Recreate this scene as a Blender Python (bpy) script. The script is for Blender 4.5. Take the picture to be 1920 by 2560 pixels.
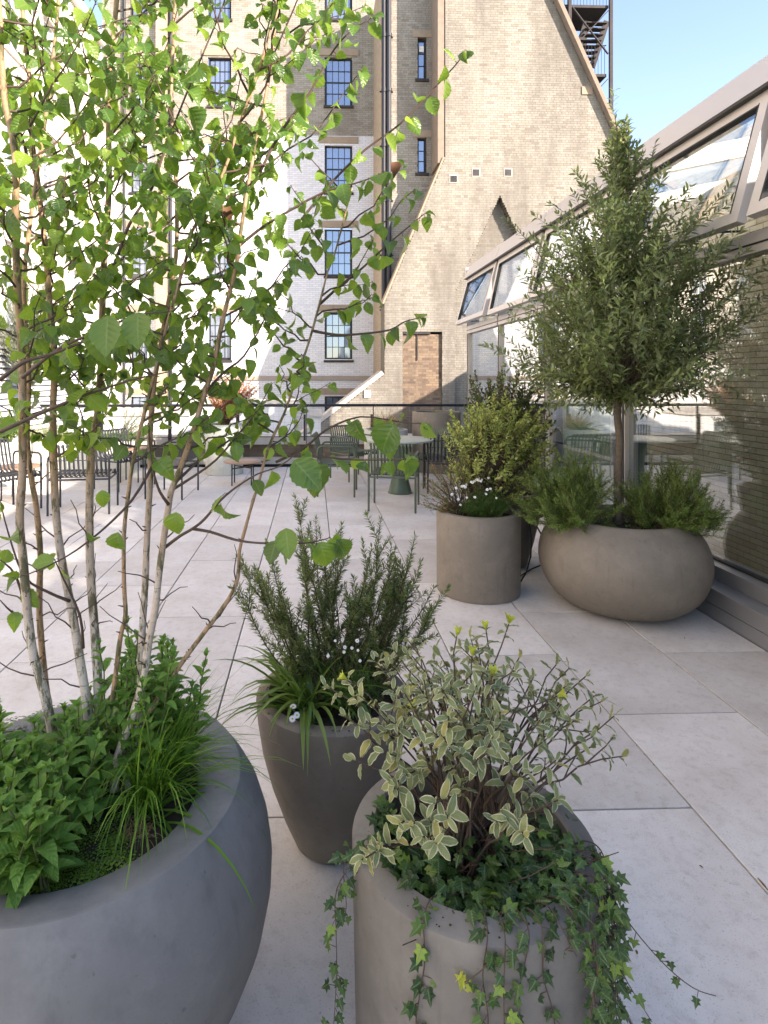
import bpy, bmesh, math, random
import numpy as np
from mathutils import Vector, Matrix, Euler
R = math.radians
for o in list(bpy.data.objects): bpy.data.objects.remove(o)
scene = bpy.context.scene
COL = scene.collection

# ------------------------------------------------------------------ camera
CAM_H, FPX, CX, HY, YAW = 1.556, 1503.0, 831.0, 943.0, R(1.83)
cd = bpy.data.cameras.new('camera'); cam = bpy.data.objects.new('camera', cd); COL.objects.link(cam)
cam.location = (0, 0, CAM_H); cam.rotation_euler = (R(90), 0, -YAW)
cd.sensor_fit = 'VERTICAL'; cd.sensor_height = 36.0; cd.lens = FPX/2560*36
cd.shift_x = (960-CX)/2560; cd.shift_y = -(1280-HY)/2560
cd.clip_start = 0.05; cd.clip_end = 800
scene.camera = cam

# ------------------------------------------------------------------ sky, sun, exposure
SUN_EL, SUN_H = R(22.6), Vector((0.737, -0.676, 0)).normalized()      # from the right, behind the camera
SUN_TO = Vector((SUN_H.x*math.cos(SUN_EL), SUN_H.y*math.cos(SUN_EL), math.sin(SUN_EL)))
w = bpy.data.worlds.new('World'); scene.world = w; w.use_nodes = True
nt = w.node_tree; bg = nt.nodes['Background']
sky = nt.nodes.new('ShaderNodeTexSky'); sky.sky_type = 'NISHITA'; sky.sun_disc = False
sky.sun_elevation = SUN_EL; sky.sun_rotation = math.atan2(SUN_TO.x, SUN_TO.y)
sky.air_density = 1.0; sky.dust_density = 0.15; sky.ozone_density = 2.0
nt.links.new(sky.outputs[0], bg.inputs[0]); bg.inputs[1].default_value = 0.15
sl = bpy.data.lights.new('sun', 'SUN'); so = bpy.data.objects.new('sun', sl); COL.objects.link(so)
sl.energy = 3.7; sl.angle = R(0.6); sl.color = (1.0, 0.95, 0.88)
so.rotation_euler = (-SUN_TO).to_track_quat('-Z', 'Y').to_euler(); so.location = (20, -20, 20)
scene.view_settings.view_transform = 'Standard'; scene.view_settings.look = 'None'
scene.view_settings.exposure = 1.8; scene.view_settings.gamma = 1.0
scene.view_settings.use_curve_mapping = False
scene.view_settings.use_white_balance = True; scene.view_settings.white_balance_temperature = 7400; scene.view_settings.white_balance_tint = 20
cy = scene.cycles; cy.max_bounces = 4; cy.diffuse_bounces = 2; cy.glossy_bounces = 2; cy.transmission_bounces = 2; cy.transparent_max_bounces = 7
cy.caustics_reflective = False; cy.caustics_refractive = False

# ------------------------------------------------------------------ helpers
FWD = Vector((math.sin(YAW), math.cos(YAW), 0)); RGT = Vector((math.cos(YAW), -math.sin(YAW), 0))
def ray(u, v): return FWD + RGT*((u-CX)/FPX) + Vector((0, 0, -(v-HY)/FPX))
def at(u, v, Z): return Vector((0, 0, CAM_H)) + ray(u, v)*Z           # pixel of the photograph + distance
def flo(u, v, z=0.0):                                                  # pixel of something standing on level z
    return at(u, v, FPX*(CAM_H-z)/(v-HY))
def onY(u, v, Y): d = ray(u, v); return Vector((0, 0, CAM_H)) + d*(Y/d.y)
def onX(u, v, X): d = ray(u, v); return Vector((0, 0, CAM_H)) + d*(X/d.x)

def WM(o):
    m = (WM(o.parent) @ o.matrix_parent_inverse) if o.parent else Matrix.Identity(4)
    return m @ o.matrix_basis
def par(o, p):
    if p is not None:
        o.parent = p; o.matrix_parent_inverse = WM(p).inverted()
def tag(o, label=None, cat=None, group=None, kind=None):
    if label: o['label'] = label
    if cat: o['category'] = cat
    if group: o['group'] = group
    if kind: o['kind'] = kind
    return o
def thing(name, loc, label, cat, group=None):
    o = bpy.data.objects.new(name, None); COL.objects.link(o); o.location = loc; o.empty_display_size = 0.05
    return tag(o, label, cat, group)
def link(name, me, parent=None, mat=None, basis=None, kind=None):
    o = bpy.data.objects.new(name, me); COL.objects.link(o)
    if mat is not None and len(me.materials) == 0: me.materials.append(mat)
    if basis is not None: o.matrix_basis = basis
    par(o, parent)
    if kind: o['kind'] = kind
    return o

class MB:
    def __init__(s): s.v = []; s.f = []; s.uv = []
    def add(s, vs, fs, uv=None):
        b = len(s.v); s.v += [tuple(p) for p in vs]; s.f += [tuple(i+b for i in f) for f in fs]
        s.uv += list(uv) if uv is not None else [(0.5, 0.5)]*len(vs); return s
    def box(s, x0, x1, y0, y1, z0, z1):
        vs = [(x, y, z) for z in (z0, z1) for y in (y0, y1) for x in (x0, x1)]
        return s.add(vs, [(0,2,3,1),(4,5,7,6),(0,1,5,4),(2,6,7,3),(0,4,6,2),(1,3,7,5)])
    def obox(s, c, ax, ay, az):      # oriented box: centre + half axes
        c, ax, ay, az = Vector(c), Vector(ax), Vector(ay), Vector(az)
        vs = [c+ax*i+ay*j+az*k for k in (-1,1) for j in (-1,1) for i in (-1,1)]
        return s.add(vs, [(0,2,3,1),(4,5,7,6),(0,1,5,4),(2,6,7,3),(0,4,6,2),(1,3,7,5)])
    def bar(s, a, b, wd, th, up=(0,0,1)):
        a, b = Vector(a), Vector(b); d = b-a; L = d.length; d.normalize()
        up = Vector(up); sd = d.cross(up)
        if sd.length < 1e-4: sd = d.cross(Vector((0,1,0)))
        sd.normalize(); n = sd.cross(d)
        return s.obox((a+b)/2, d*L/2, sd*wd/2, n*th/2)
    def tube(s, pts, rad, n=8, cap=True):
        pts = [Vector(p) for p in pts]; N = len(pts)
        if not hasattr(rad, '__len__'): rad = [rad]*N
        ref = None; vs = []; uv = []; L = 0
        for i, p in enumerate(pts):
            t = (pts[min(i+1, N-1)]-pts[max(i-1, 0)])
            if t.length < 1e-9: t = Vector((0,0,1))
            t.normalize()
            if ref is None: ref = t.orthogonal().normalized()
            ref = (ref - t*ref.dot(t))
            if ref.length < 1e-6: ref = t.orthogonal()
            ref.normalize(); b = t.cross(ref)
            if i: L += (p-pts[i-1]).length
            for k in range(n):
                a = 2*math.pi*k/n
                vs.append(p + ref*(math.cos(a)*rad[i]) + b*(math.sin(a)*rad[i])); uv.append((k/n, L))
        fs = [(i*n+k, i*n+(k+1) % n, (i+1)*n+(k+1) % n, (i+1)*n+k) for i in range(N-1) for k in range(n)]
        if cap: fs += [tuple(range(n-1, -1, -1)), tuple((N-1)*n+k for k in range(n))]
        return s.add(vs, fs, uv)
    def lathe(s, prof, n=48, c=(0,0,0), cap0=True, cap1=True, sx=1.0, sy=1.0):
        vs = []; 
        for r, z in prof:
            for k in range(n):
                a = 2*math.pi*k/n; vs.append((c[0]+r*sx*math.cos(a), c[1]+r*sy*math.sin(a), c[2]+z))
        N = len(prof)
        fs = [(i*n+k, i*n+(k+1) % n, (i+1)*n+(k+1) % n, (i+1)*n+k) for i in range(N-1) for k in range(n)]
        if cap0: fs.append(tuple(range(n-1, -1, -1)))
        if cap1: fs.append(tuple((N-1)*n+k for k in range(n)))
        return s.add(vs, fs)
    def mesh(s, name, smooth=False, sharp=None):
        me = bpy.data.meshes.new(name); me.from_pydata(s.v, [], s.f)
        if s.uv:
            ul = me.uv_layers.new(name='UVMap'); li = np.zeros(len(me.loops), dtype=np.int32)
            me.loops.foreach_get('vertex_index', li)
            ul.data.foreach_set('uv', np.array(s.uv, dtype=np.float32)[li].ravel())
        if smooth:
            me.polygons.foreach_set('use_smooth', np.ones(len(me.polygons), dtype=bool))
            if sharp is not None: me.set_sharp_from_angle(angle=R(sharp))
        me.update(); return me
    def build(s, name, mat, parent=None, smooth=False, sharp=None, kind=None):
        return link(name, s.mesh(name, smooth, sharp), parent, mat, kind=kind)

def np_mesh(name, V, F, UV=None, smooth=False):
    V = np.asarray(V, dtype=np.float32); F = np.asarray(F, dtype=np.int32); k = F.shape[1]
    me = bpy.data.meshes.new(name); me.vertices.add(len(V)); me.vertices.foreach_set('co', V.ravel())
    me.loops.add(F.size); me.loops.foreach_set('vertex_index', F.ravel())
    me.polygons.add(len(F)); me.polygons.foreach_set('loop_start', np.arange(0, F.size, k, dtype=np.int32))
    if UV is not None:
        ul = me.uv_layers.new(name='UVMap'); ul.data.foreach_set('uv', np.asarray(UV, dtype=np.float32)[F.ravel()].ravel())
    me.update(calc_edges=True); me.validate()
    me.polygons.foreach_set('use_smooth', np.full(len(me.polygons), bool(smooth)))
    return me
def scatter_mesh(name, tpls, mats, picks, smooth=True):
    """tpls: list of (V,F tri,UV); mats: list of Matrix; picks: template index for each"""
    Vs, Fs, Us = [], [], []; off = 0
    M = np.array([[list(r) for r in m] for m in mats], dtype=np.float32); picks = np.asarray(picks)
    for ti, (V, F, UV) in enumerate(tpls):
        sel = M[picks == ti]
        if len(sel) == 0: continue
        P = np.einsum('nij,vj->nvi', sel[:, :3, :3], V) + sel[:, None, :3, 3]
        n, k = len(sel), len(V)
        Vs.append(P.reshape(-1, 3)); Us.append(np.tile(UV, (n, 1)))
        Fs.append((F[None] + (np.arange(n)*k)[:, None, None]).reshape(-1, 3) + off); off += n*k
    return np_mesh(name, np.concatenate(Vs), np.concatenate(Fs), np.concatenate(Us), smooth)
def frame(pos, d, nrm, sc, sx=1.0):
    """matrix with local +Y along d and +Z near nrm"""
    y = Vector(d).normalized(); z = Vector(nrm); z = z - y*z.dot(y)
    if z.length < 1e-4: z = y.orthogonal()
    z.normalize(); x = y.cross(z)
    m = Matrix((x*sc*sx, y*sc, z*sc)).transposed().to_4x4(); m.translation = pos; return m

def leaf_tpl(rows, width, prof, serr=0.0, fold=0.25, curl=0.25, wave=0.0, seed=0):
    """triangulated leaf, length 1 along +Y, normal +Z. prof(t)->0..1 half width factor"""
    rnd = random.Random(seed); V = []; UV = []
    for i in range(rows+1):
        t = i/rows; w_ = prof(t)*width/2
        zc = -curl*t*t + 0.06*math.sin(t*3.1)
        yc = t*(1-0.12*abs(curl)*t)
        for sgn in (-1, 0, 1):
            ww = w_
            if sgn and serr and 0 < i < rows: ww *= 1 + serr*(1 if i % 2 else -1)
            z = zc + (fold*ww if sgn else 0) + (wave*math.sin(i*2.1+sgn*1.3+seed) if sgn and 0 < i < rows else 0)
            dy = (serr*0.25/rows if (sgn and i % 2) else 0)
            V.append((sgn*ww, yc+dy, z)); UV.append((0.5+0.5*sgn, t))
    F = []
    for i in range(rows):
        a = i*3; b = a+3
        for k in (0, 1):
            F += [(a+k, a+k+1, b+k+1), (a+k, b+k+1, b+k)]
    return np.array(V, dtype=np.float32), np.array(F, dtype=np.int32), np.array(UV, dtype=np.float32)
def tpl_mesh(name, tpl, mat):
    me = np_mesh(name, *tpl, smooth=True); me.materials.append(mat); return me

# ------------------------------------------------------------------ materials
def newmat(name):
    m = bpy.data.materials.new(name); m.use_nodes = True; t = m.node_tree
    return m, t, t.nodes['Principled BSDF'], t.nodes.new, t.links.new
def ramp(nn, stops):
    r = nn('ShaderNodeValToRGB'); e = r.color_ramp.elements
    while len(e) < len(stops): e.new(0.5)
    for k, (p, c) in enumerate(stops): e[k].position = p; e[k].color = (*c, 1) if len(c) == 3 else c
    return r
def vary(t, nn, ll, amount=1.0):
    """0..1 random for each island of each object"""
    g = nn('ShaderNodeNewGeometry'); oi = nn('ShaderNodeObjectInfo')
    a = nn('ShaderNodeMath'); a.operation = 'ADD'; ll(g.outputs['Random Per Island'], a.inputs[0]); ll(oi.outputs['Random'], a.inputs[1])
    f = nn('ShaderNodeMath'); f.operation = 'FRACT'; ll(a.outputs[0], f.inputs[0]); return f.outputs[0]
def texco(nn, ll, kind='Object', scale=(1,1,1)):
    tc = nn('ShaderNodeTexCoord'); mp = nn('ShaderNodeMapping'); mp.inputs['Scale'].default_value = scale
    ll(tc.outputs[kind], mp.inputs[0]); return mp.outputs[0]
def noise(nn, ll, vec, scale, detail=4, rough=0.55):
    n = nn('ShaderNodeTexNoise'); n.inputs['Scale'].default_value = scale; n.inputs['Detail'].default_value = detail
    n.inputs['Roughness'].default_value = rough; ll(vec, n.inputs['Vector']); return n.outputs['Fac']
def mixc(nn, ll, fac, a, b, mode='MIX'):
    m = nn('ShaderNodeMix'); m.data_type = 'RGBA'; m.blend_type = mode
    def put(x, i):
        if hasattr(x, 'node'): ll(x, m.inputs[i])
        elif isinstance(x, (int, float)): m.inputs[i].default_value = x
        else: m.inputs[i].default_value = (*x, 1)
    put(fac, 0); put(a, 6); put(b, 7); return m.outputs[2]
def math_(nn, ll, op, a, b=0.0, clamp=False):
    m = nn('ShaderNodeMath'); m.operation = op; m.use_clamp = clamp
    for x, i in ((a, 0), (b, 1)):
        if hasattr(x, 'node'): ll(x, m.inputs[i])
        else: m.inputs[i].default_value = x
    return m.outputs[0]
def bump(nn, ll, h, strength=0.2, dist=0.01):
    b = nn('ShaderNodeBump'); b.inputs['Strength'].default_value = strength; b.inputs['Distance'].default_value = dist
    ll(h, b.inputs['Height']); return b.outputs[0]

def plain(name, col, rough=0.5, metal=0.0, nscale=0, namt=0.15, bmp=0.0):
    m, t, p, nn, ll = newmat(name); p.inputs['Roughness'].default_value = rough; p.inputs['Metallic'].default_value = metal
    if nscale:
        v = texco(nn, ll); f = noise(nn, ll, v, nscale, 6)
        c = mixc(nn, ll, f, tuple(x*(1-namt) for x in col), tuple(min(1, x*(1+namt)) for x in col)); ll(c, p.inputs['Base Color'])
        if bmp: ll(bump(nn, ll, f, bmp, 0.005), p.inputs['Normal'])
    else: p.inputs['Base Color'].default_value = (*col, 1)
    return m

def concrete(name, c0, c1, spot=0.6):
    m, t, p, nn, ll = newmat(name); v = texco(nn, ll)
    big = noise(nn, ll, v, 2.2, 5, 0.6); fine = noise(nn, ll, v, 120, 3, 0.7); mid = noise(nn, ll, v, 14, 5, 0.65)
    c = mixc(nn, ll, big, c0, c1)
    c = mixc(nn, ll, math_(nn, ll, 'MULTIPLY', math_(nn, ll, 'SUBTRACT', mid, 0.52, True), 1.6, True), c, tuple(x*0.62 for x in c0))
    rm = ramp(nn, [(0.30, (1,1,1)), (0.36, (0,0,0))]); ll(fine, rm.inputs[0])
    c = mixc(nn, ll, math_(nn, ll, 'MULTIPLY', rm.outputs[0], spot*0.5), c, tuple(x*0.55 for x in c0))
    # run-off and soil splash below the rim
    st = noise(nn, ll, texco(nn, ll, 'Object', (9, 9, 0.8)), 3, 4)
    rs = ramp(nn, [(0.58, (0,0,0)), (0.72, (1,1,1))]); ll(st, rs.inputs[0])
    c = mixc(nn, ll, math_(nn, ll, 'MULTIPLY', rs.outputs[0], 0.42), c, tuple(x*0.66 for x in c0))
    bl_ = noise(nn, ll, v, 5.5, 7, 0.72); rbl = ramp(nn, [(0.46, (0,0,0)), (0.66, (1,1,1))]); ll(bl_, rbl.inputs[0])
    c = mixc(nn, ll, math_(nn, ll, 'MULTIPLY', rbl.outputs[0], 0.5), c, tuple(min(1, x*1.30) for x in c1))
    pit = noise(nn, ll, v, 48, 2, 0.5); rpt = ramp(nn, [(0.715, (0,0,0)), (0.745, (1,1,1))]); ll(pit, rpt.inputs[0])
    c = mixc(nn, ll, math_(nn, ll, 'MULTIPLY', rpt.outputs[0], 0.65*spot), c, tuple(x*0.35 for x in c0))
    ll(c, p.inputs['Base Color'])
    rr = nn('ShaderNodeMapRange'); rr.inputs['To Min'].default_value = 0.5; rr.inputs['To Max'].default_value = 0.75
    ll(big, rr.inputs['Value']); ll(rr.outputs[0], p.inputs['Roughness'])
    ll(bump(nn, ll, fine, 0.10, 0.004), p.inputs['Normal']); return m

def paver_mat():
    m, t, p, nn, ll = newmat('porcelain_paving'); 
    tc = nn('ShaderNodeTexCoord'); oi = nn('ShaderNodeObjectInfo')
    off = nn('ShaderNodeVectorMath'); off.operation = 'MULTIPLY_ADD'
    off.inputs[1].default_value = (1,1,1); ll(tc.outputs['Object'], off.inputs[0])
    cm = nn('ShaderNodeCombineXYZ'); s = math_(nn, ll, 'MULTIPLY', oi.outputs['Random'], 90.0)
    ll(s, cm.inputs[0]); ll(s, cm.inputs[1]); ll(cm.outputs[0], off.inputs[2]); v = off.outputs[0]
    big = noise(nn, ll, v, 2.6, 6, 0.62); mid = noise(nn, ll, v, 26, 6, 0.7); fine = noise(nn, ll, v, 220, 2, 0.6)
    g = nn('ShaderNodeNewGeometry'); wst = noise(nn, ll, g.outputs['Position'], 0.9, 6, 0.65)
    rb0 = ramp(nn, [(0.32, (0.60,0.54,0.485)), (0.5, (0.68,0.625,0.575)), (0.68, (0.745,0.70,0.65))]); ll(big, rb0.inputs[0]); c = rb0.outputs[0]
    rw = ramp(nn, [(0.50, (0,0,0)), (0.70, (1,1,1))]); ll(wst, rw.inputs[0])
    c = mixc(nn, ll, math_(nn, ll, 'MULTIPLY', rw.outputs[0], 0.16), c, (0.38, 0.33, 0.29))
    r1 = ramp(nn, [(0.50, (0,0,0)), (0.74, (1,1,1))]); ll(mid, r1.inputs[0])
    c = mixc(nn, ll, math_(nn, ll, 'MULTIPLY', r1.outputs[0], 0.42), c, (0.36, 0.31, 0.265))
    r2 = ramp(nn, [(0.30, (1,1,1)), (0.40, (0,0,0))]); ll(fine, r2.inputs[0])
    c = mixc(nn, ll, math_(nn, ll, 'MULTIPLY', r2.outputs[0], 0.45), c, (0.20, 0.165, 0.145))
    sp_ = noise(nn, ll, v, 70, 2, 0.5); r3 = ramp(nn, [(0.70, (0,0,0)), (0.74, (1,1,1))]); ll(sp_, r3.inputs[0])
    c = mixc(nn, ll, math_(nn, ll, 'MULTIPLY', r3.outputs[0], 0.3), c, (0.18, 0.14, 0.12))
    tone = nn('ShaderNodeMapRange'); tone.inputs['To Min'].default_value = 0.86; tone.inputs['To Max'].default_value = 1.06
    ll(oi.outputs['Random'], tone.inputs['Value'])
    c = mixc(nn, ll, 1.0, c, tone.outputs[0], 'MULTIPLY'); ll(c, p.inputs['Base Color'])
    rr = nn('ShaderNodeMapRange'); rr.inputs['To Min'].default_value = 0.42; rr.inputs['To Max'].default_value = 0.72
    ll(big, rr.inputs['Value']); ll(rr.outputs[0], p.inputs['Roughness'])
    ll(bump(nn, ll, mid, 0.10, 0.003), p.inputs['Normal']); return m

def brick_mat(name, stops, soot=0.5, soot_col=(0.10,0.085,0.07), rough=0.8, sscale=0.35, lo=0.46, hi=0.72):
    m, t, p, nn, ll = newmat(name); r = vary(t, nn, ll); rp = ramp(nn, stops); ll(r, rp.inputs[0])
    g = nn('ShaderNodeNewGeometry'); pos = g.outputs['Position']
    n1 = noise(nn, ll, pos, 9, 4); c = mixc(nn, ll, 0.55, rp.outputs[0], mixc(nn, ll, n1, rp.outputs[0], tuple(x*0.8 for x in stops[0][1])))
    mp = nn('ShaderNodeMapping'); mp.inputs['Scale'].default_value = (1.4, 1.4, 0.35); ll(pos, mp.inputs[0])
    s = noise(nn, ll, mp.outputs[0], sscale*2.2, 7, 0.68); rs = ramp(nn, [(lo, (0,0,0)), (hi, (1,1,1))]); ll(s, rs.inputs[0])
    c = mixc(nn, ll, math_(nn, ll, 'MULTIPLY', rs.outputs[0], soot), c, soot_col)
    ll(c, p.inputs['Base Color']); p.inputs['Roughness'].default_value = rough
    ll(bump(nn, ll, noise(nn, ll, pos, 40, 4), 0.3, 0.004), p.inputs['Normal']); return m

def brick_tex(name, c1, c2, mortar, axis='X'):
    """bricks too far off or too dazzling to tell apart: relief and tone only"""
    m, t, p, nn, ll = newmat(name); g = nn('ShaderNodeNewGeometry'); sp = nn('ShaderNodeSeparateXYZ'); ll(g.outputs['Position'], sp.inputs[0])
    cm = nn('ShaderNodeCombineXYZ'); ll(sp.outputs['Y' if axis == 'X' else 'X'], cm.inputs[0]); ll(sp.outputs['Z'], cm.inputs[1])
    b = nn('ShaderNodeTexBrick'); ll(cm.outputs[0], b.inputs['Vector']); b.inputs['Scale'].default_value = 1.0
    b.inputs['Brick Width'].default_value = 0.225; b.inputs['Row Height'].default_value = 0.075; b.inputs['Mortar Size'].default_value = 0.006
    b.inputs['Color1'].default_value = (*c1, 1); b.inputs['Color2'].default_value = (*c2, 1); b.inputs['Mortar'].default_value = (*mortar, 1)
    ll(b.outputs['Color'], p.inputs['Base Color']); p.inputs['Roughness'].default_value = 0.8
    return m

def leaf_mat(name, stops, trans=(0.30,0.45,0.05), tfac=0.35, rough=0.45, vein=None, veinw=0.06, edge=None, edgew=0.72, side=0.0, spec=0.35, back=None):
    m, t, p, nn, ll = newmat(name); r = vary(t, nn, ll); rp = ramp(nn, stops); ll(r, rp.inputs[0]); c = rp.outputs[0]
    uv = nn('ShaderNodeUVMap'); sp = nn('ShaderNodeSeparateXYZ'); ll(uv.outputs[0], sp.inputs[0])
    ac = math_(nn, ll, 'ABSOLUTE', math_(nn, ll, 'MULTIPLY_ADD', sp.outputs[0], 2.0))
    ac.node.inputs[0].links[0].from_node.inputs[2].default_value = -1.0
    g = nn('ShaderNodeNewGeometry')
    tcol = mixc(nn, ll, 0.5, trans, mixc(nn, ll, 1.0, c, (2.2, 2.2, 2.2), 'MULTIPLY'))
    if back: c = mixc(nn, ll, math_(nn, ll, 'MULTIPLY', g.outputs['Backfacing'], 0.75), c, back)
    if edge:
        nz = noise(nn, ll, g.outputs['Position'], 130, 3)
        a2 = math_(nn, ll, 'ADD', ac, math_(nn, ll, 'MULTIPLY', math_(nn, ll, 'SUBTRACT', nz, 0.5), 0.35))
        re = ramp(nn, [(edgew, (0,0,0)), (edgew+0.10, (1,1,1))]); ll(a2, re.inputs[0])
        c = mixc(nn, ll, re.outputs[0], c, edge); tcol = mixc(nn, ll, re.outputs[0], tcol, edge)
    if vein:
        rv = ramp(nn, [(veinw*0.6, (1,1,1)), (veinw*1.5, (0,0,0))]); ll(ac, rv.inputs[0])
        c = mixc(nn, ll, math_(nn, ll, 'MULTIPLY', rv.outputs[0], 0.75), c, vein)
        wv = math_(nn, ll, 'SINE', math_(nn, ll, 'SUBTRACT', math_(nn, ll, 'MULTIPLY', sp.outputs[1], 44.0), math_(nn, ll, 'MULTIPLY', ac, 9.0)))
        rw = ramp(nn, [(0.80, (0,0,0)), (0.97, (1,1,1))]); ll(wv, rw.inputs[0])
        if side: c = mixc(nn, ll, math_(nn, ll, 'MULTIPLY', rw.outputs[0], side), c, vein)
        ll(bump(nn, ll, wv, 0.28, 0.002), p.inputs['Normal'])
    ll(c, p.inputs['Base Color']); p.inputs['Roughness'].default_value = rough; p.inputs['Specular IOR Level'].default_value = spec
    tr = nn('ShaderNodeBsdfTranslucent'); ll(tcol, tr.inputs[0]); mx = nn('ShaderNodeMixShader'); mx.inputs[0].default_value = tfac
    ll(p.outputs[0], mx.inputs[1]); ll(tr.outputs[0], mx.inputs[2]); ll(mx.outputs[0], t.nodes['Material Output'].inputs[0]); return m

def glass_mat(name, tint=(0.86,0.92,0.90), base=0.10, boost=1.6, rough=0.0, wav=0.0):
    m, t, p, nn, ll = newmat(name); t.nodes.remove(p)
    lw = nn('ShaderNodeLayerWeight'); lw.inputs[0].default_value = 0.5
    f = math_(nn, ll, 'ADD', math_(nn, ll, 'MULTIPLY', math_(nn, ll, 'POWER', lw.outputs['Facing'], 3.6), boost), base, True)
    tr = nn('ShaderNodeBsdfTransparent'); tr.inputs[0].default_value = (*tint, 1)
    gl = nn('ShaderNodeBsdfGlossy'); gl.inputs['Roughness'].default_value = rough; gl.inputs[0].default_value = (0.95, 0.97, 0.97, 1)
    if wav:
        g = nn('ShaderNodeNewGeometry'); mp = nn('ShaderNodeMapping'); mp.inputs['Scale'].default_value = (1, 1.2, 0.8); ll(g.outputs['Position'], mp.inputs[0])
        ll(bump(nn, ll, noise(nn, ll, mp.outputs[0], 1.6, 1), wav, 0.02), gl.inputs['Normal'])
    mx = nn('ShaderNodeMixShader'); ll(f, mx.inputs[0]); ll(tr.outputs[0], mx.inputs[1]); ll(gl.outputs[0], mx.inputs[2])
    ll(mx.outputs[0], t.nodes['Material Output'].inputs[0]); return m

def bark_mat(nm='birch_bark', z0=0.75, z1=1.45):
    m, t, p, nn, ll = newmat(nm); g = nn('ShaderNodeNewGeometry'); pos = g.outputs['Position']
    mp = nn('ShaderNodeMapping'); mp.inputs['Scale'].default_value = (1, 1, 0.30); ll(pos, mp.inputs[0])
    mh = nn('ShaderNodeMapping'); mh.inputs['Scale'].default_value = (8, 8, 110); ll(pos, mh.inputs[0])
    sp = nn('ShaderNodeSeparateXYZ'); ll(pos, sp.inputs[0])
    a = noise(nn, ll, mp.outputs[0], 26, 5, 0.7); b = noise(nn, ll, mh.outputs[0], 2.0, 3); d = noise(nn, ll, pos, 75, 4, 0.7)
    # young wood higher up and thin stems are brown, old bark low down is white and peeling
    hgt = nn('ShaderNodeMapRange'); hgt.inputs['From Min'].default_value = z0; hgt.inputs['From Max'].default_value = z1; ll(sp.outputs['Z'], hgt.inputs['Value'])
    hm = math_(nn, ll, 'ADD', math_(nn, ll, 'MULTIPLY', math_(nn, ll, 'SUBTRACT', a, 0.5), 1.5), hgt.outputs[0], True)
    white = mixc(nn, ll, d, (0.44, 0.38, 0.32), (0.80, 0.73, 0.65)); brown = mixc(nn, ll, a, (0.24, 0.14, 0.075), (0.50, 0.33, 0.19))
    c = mixc(nn, ll, hm, white, brown)
    gr = ramp(nn, [(0.50, (0,0,0)), (0.57, (1,1,1))]); ll(noise(nn, ll, mp.outputs[0], 42, 6, 0.75), gr.inputs[0])
    c = mixc(nn, ll, math_(nn, ll, 'MULTIPLY', gr.outputs[0], 0.88), c, (0.085, 0.085, 0.032))
    lr = ramp(nn, [(0.62, (0,0,0)), (0.70, (1,1,1))]); ll(b, lr.inputs[0])
    c = mixc(nn, ll, math_(nn, ll, 'MULTIPLY', lr.outputs[0], 0.55), c, (0.12, 0.08, 0.055))
    ll(c, p.inputs['Base Color']); p.inputs['Roughness'].default_value = 0.75
    ll(bump(nn, ll, d, 0.5, 0.004), p.inputs['Normal']); return m

MT = {}
MT['paver'] = paver_mat()
MT['sub'] = plain('joint_dark', (0.022, 0.020, 0.017), 0.95, nscale=30)
MT['moss'] = plain('joint_moss', (0.035, 0.036, 0.015), 0.95, nscale=60)
MT['taupe'] = concrete('taupe_planter', (0.170, 0.142, 0.112), (0.208, 0.177, 0.142))
MT['ash'] = concrete('ash_planter', (0.165, 0.152, 0.136), (0.205, 0.191, 0.173))
MT['grey'] = concrete('grey_planter', (0.150, 0.150, 0.151), (0.192, 0.191, 0.190))
MT['dark'] = concrete('dark_planter', (0.140, 0.117, 0.092), (0.175, 0.150, 0.122))
MT['cream'] = concrete('cream_planter', (0.50, 0.50, 0.43), (0.58, 0.57, 0.50), 0.2)
MT['soil'] = plain('soil', (0.035, 0.024, 0.016), 0.95, nscale=40, namt=0.6, bmp=0.8)
MT['yb'] = brick_mat('yellow_stock_brick', [(0.0, (0.22,0.20,0.155)), (0.12, (0.275,0.26,0.215)), (0.6, (0.31,0.295,0.245)), (0.9, (0.34,0.325,0.275)), (1.0, (0.18,0.162,0.13))], 0.72, (0.125,0.11,0.09), lo=0.42, hi=0.64)
MT['yb2'] = brick_mat('stock_brick_weathered', [(0.0, (0.28,0.255,0.205)), (0.2, (0.345,0.325,0.275)), (0.7, (0.395,0.375,0.325)), (1.0, (0.23,0.205,0.165))], 0.6, (0.16,0.14,0.11), lo=0.42, hi=0.66)
MT['bb'] = brick_mat('brown_brick', [(0.0, (0.16,0.105,0.07)), (0.4, (0.24,0.175,0.118)), (0.8, (0.31,0.225,0.14)), (1.0, (0.12,0.085,0.06))], 0.6, (0.06,0.05,0.042), lo=0.42, hi=0.64)
MT['ib'] = brick_mat('interior_brick', [(0.0, (0.50,0.43,0.29)), (0.4, (0.60,0.53,0.37)), (0.8, (0.66,0.60,0.44)), (1.0, (0.42,0.35,0.24))], 0.25, (0.32,0.26,0.17))
MT['wb'] = brick_mat('white_glazed_brick', [(0.0, (0.66,0.66,0.68)), (0.5, (0.76,0.76,0.77)), (1.0, (0.82,0.81,0.80))], 0.18, (0.42,0.39,0.36), rough=0.22)
MT['mortar'] = plain('mortar', (0.145, 0.13, 0.103), 0.95, nscale=8, namt=0.3)
MT['mortar_w'] = plain('mortar_grey', (0.40, 0.40, 0.42), 0.95, nscale=8, namt=0.25)
MT['mortar_d'] = plain('mortar_dark', (0.15, 0.125, 0.09), 0.95, nscale=8, namt=0.3)
MT['stone'] = plain('sandstone', (0.32, 0.25, 0.18), 0.85, nscale=6, namt=0.25, bmp=0.2)
MT['pale'] = plain('pale_stone', (0.50, 0.46, 0.40), 0.85, nscale=6, namt=0.2, bmp=0.2)
MT['white'] = plain('white_paint', (0.78, 0.77, 0.74), 0.5, nscale=5, namt=0.06)
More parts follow.
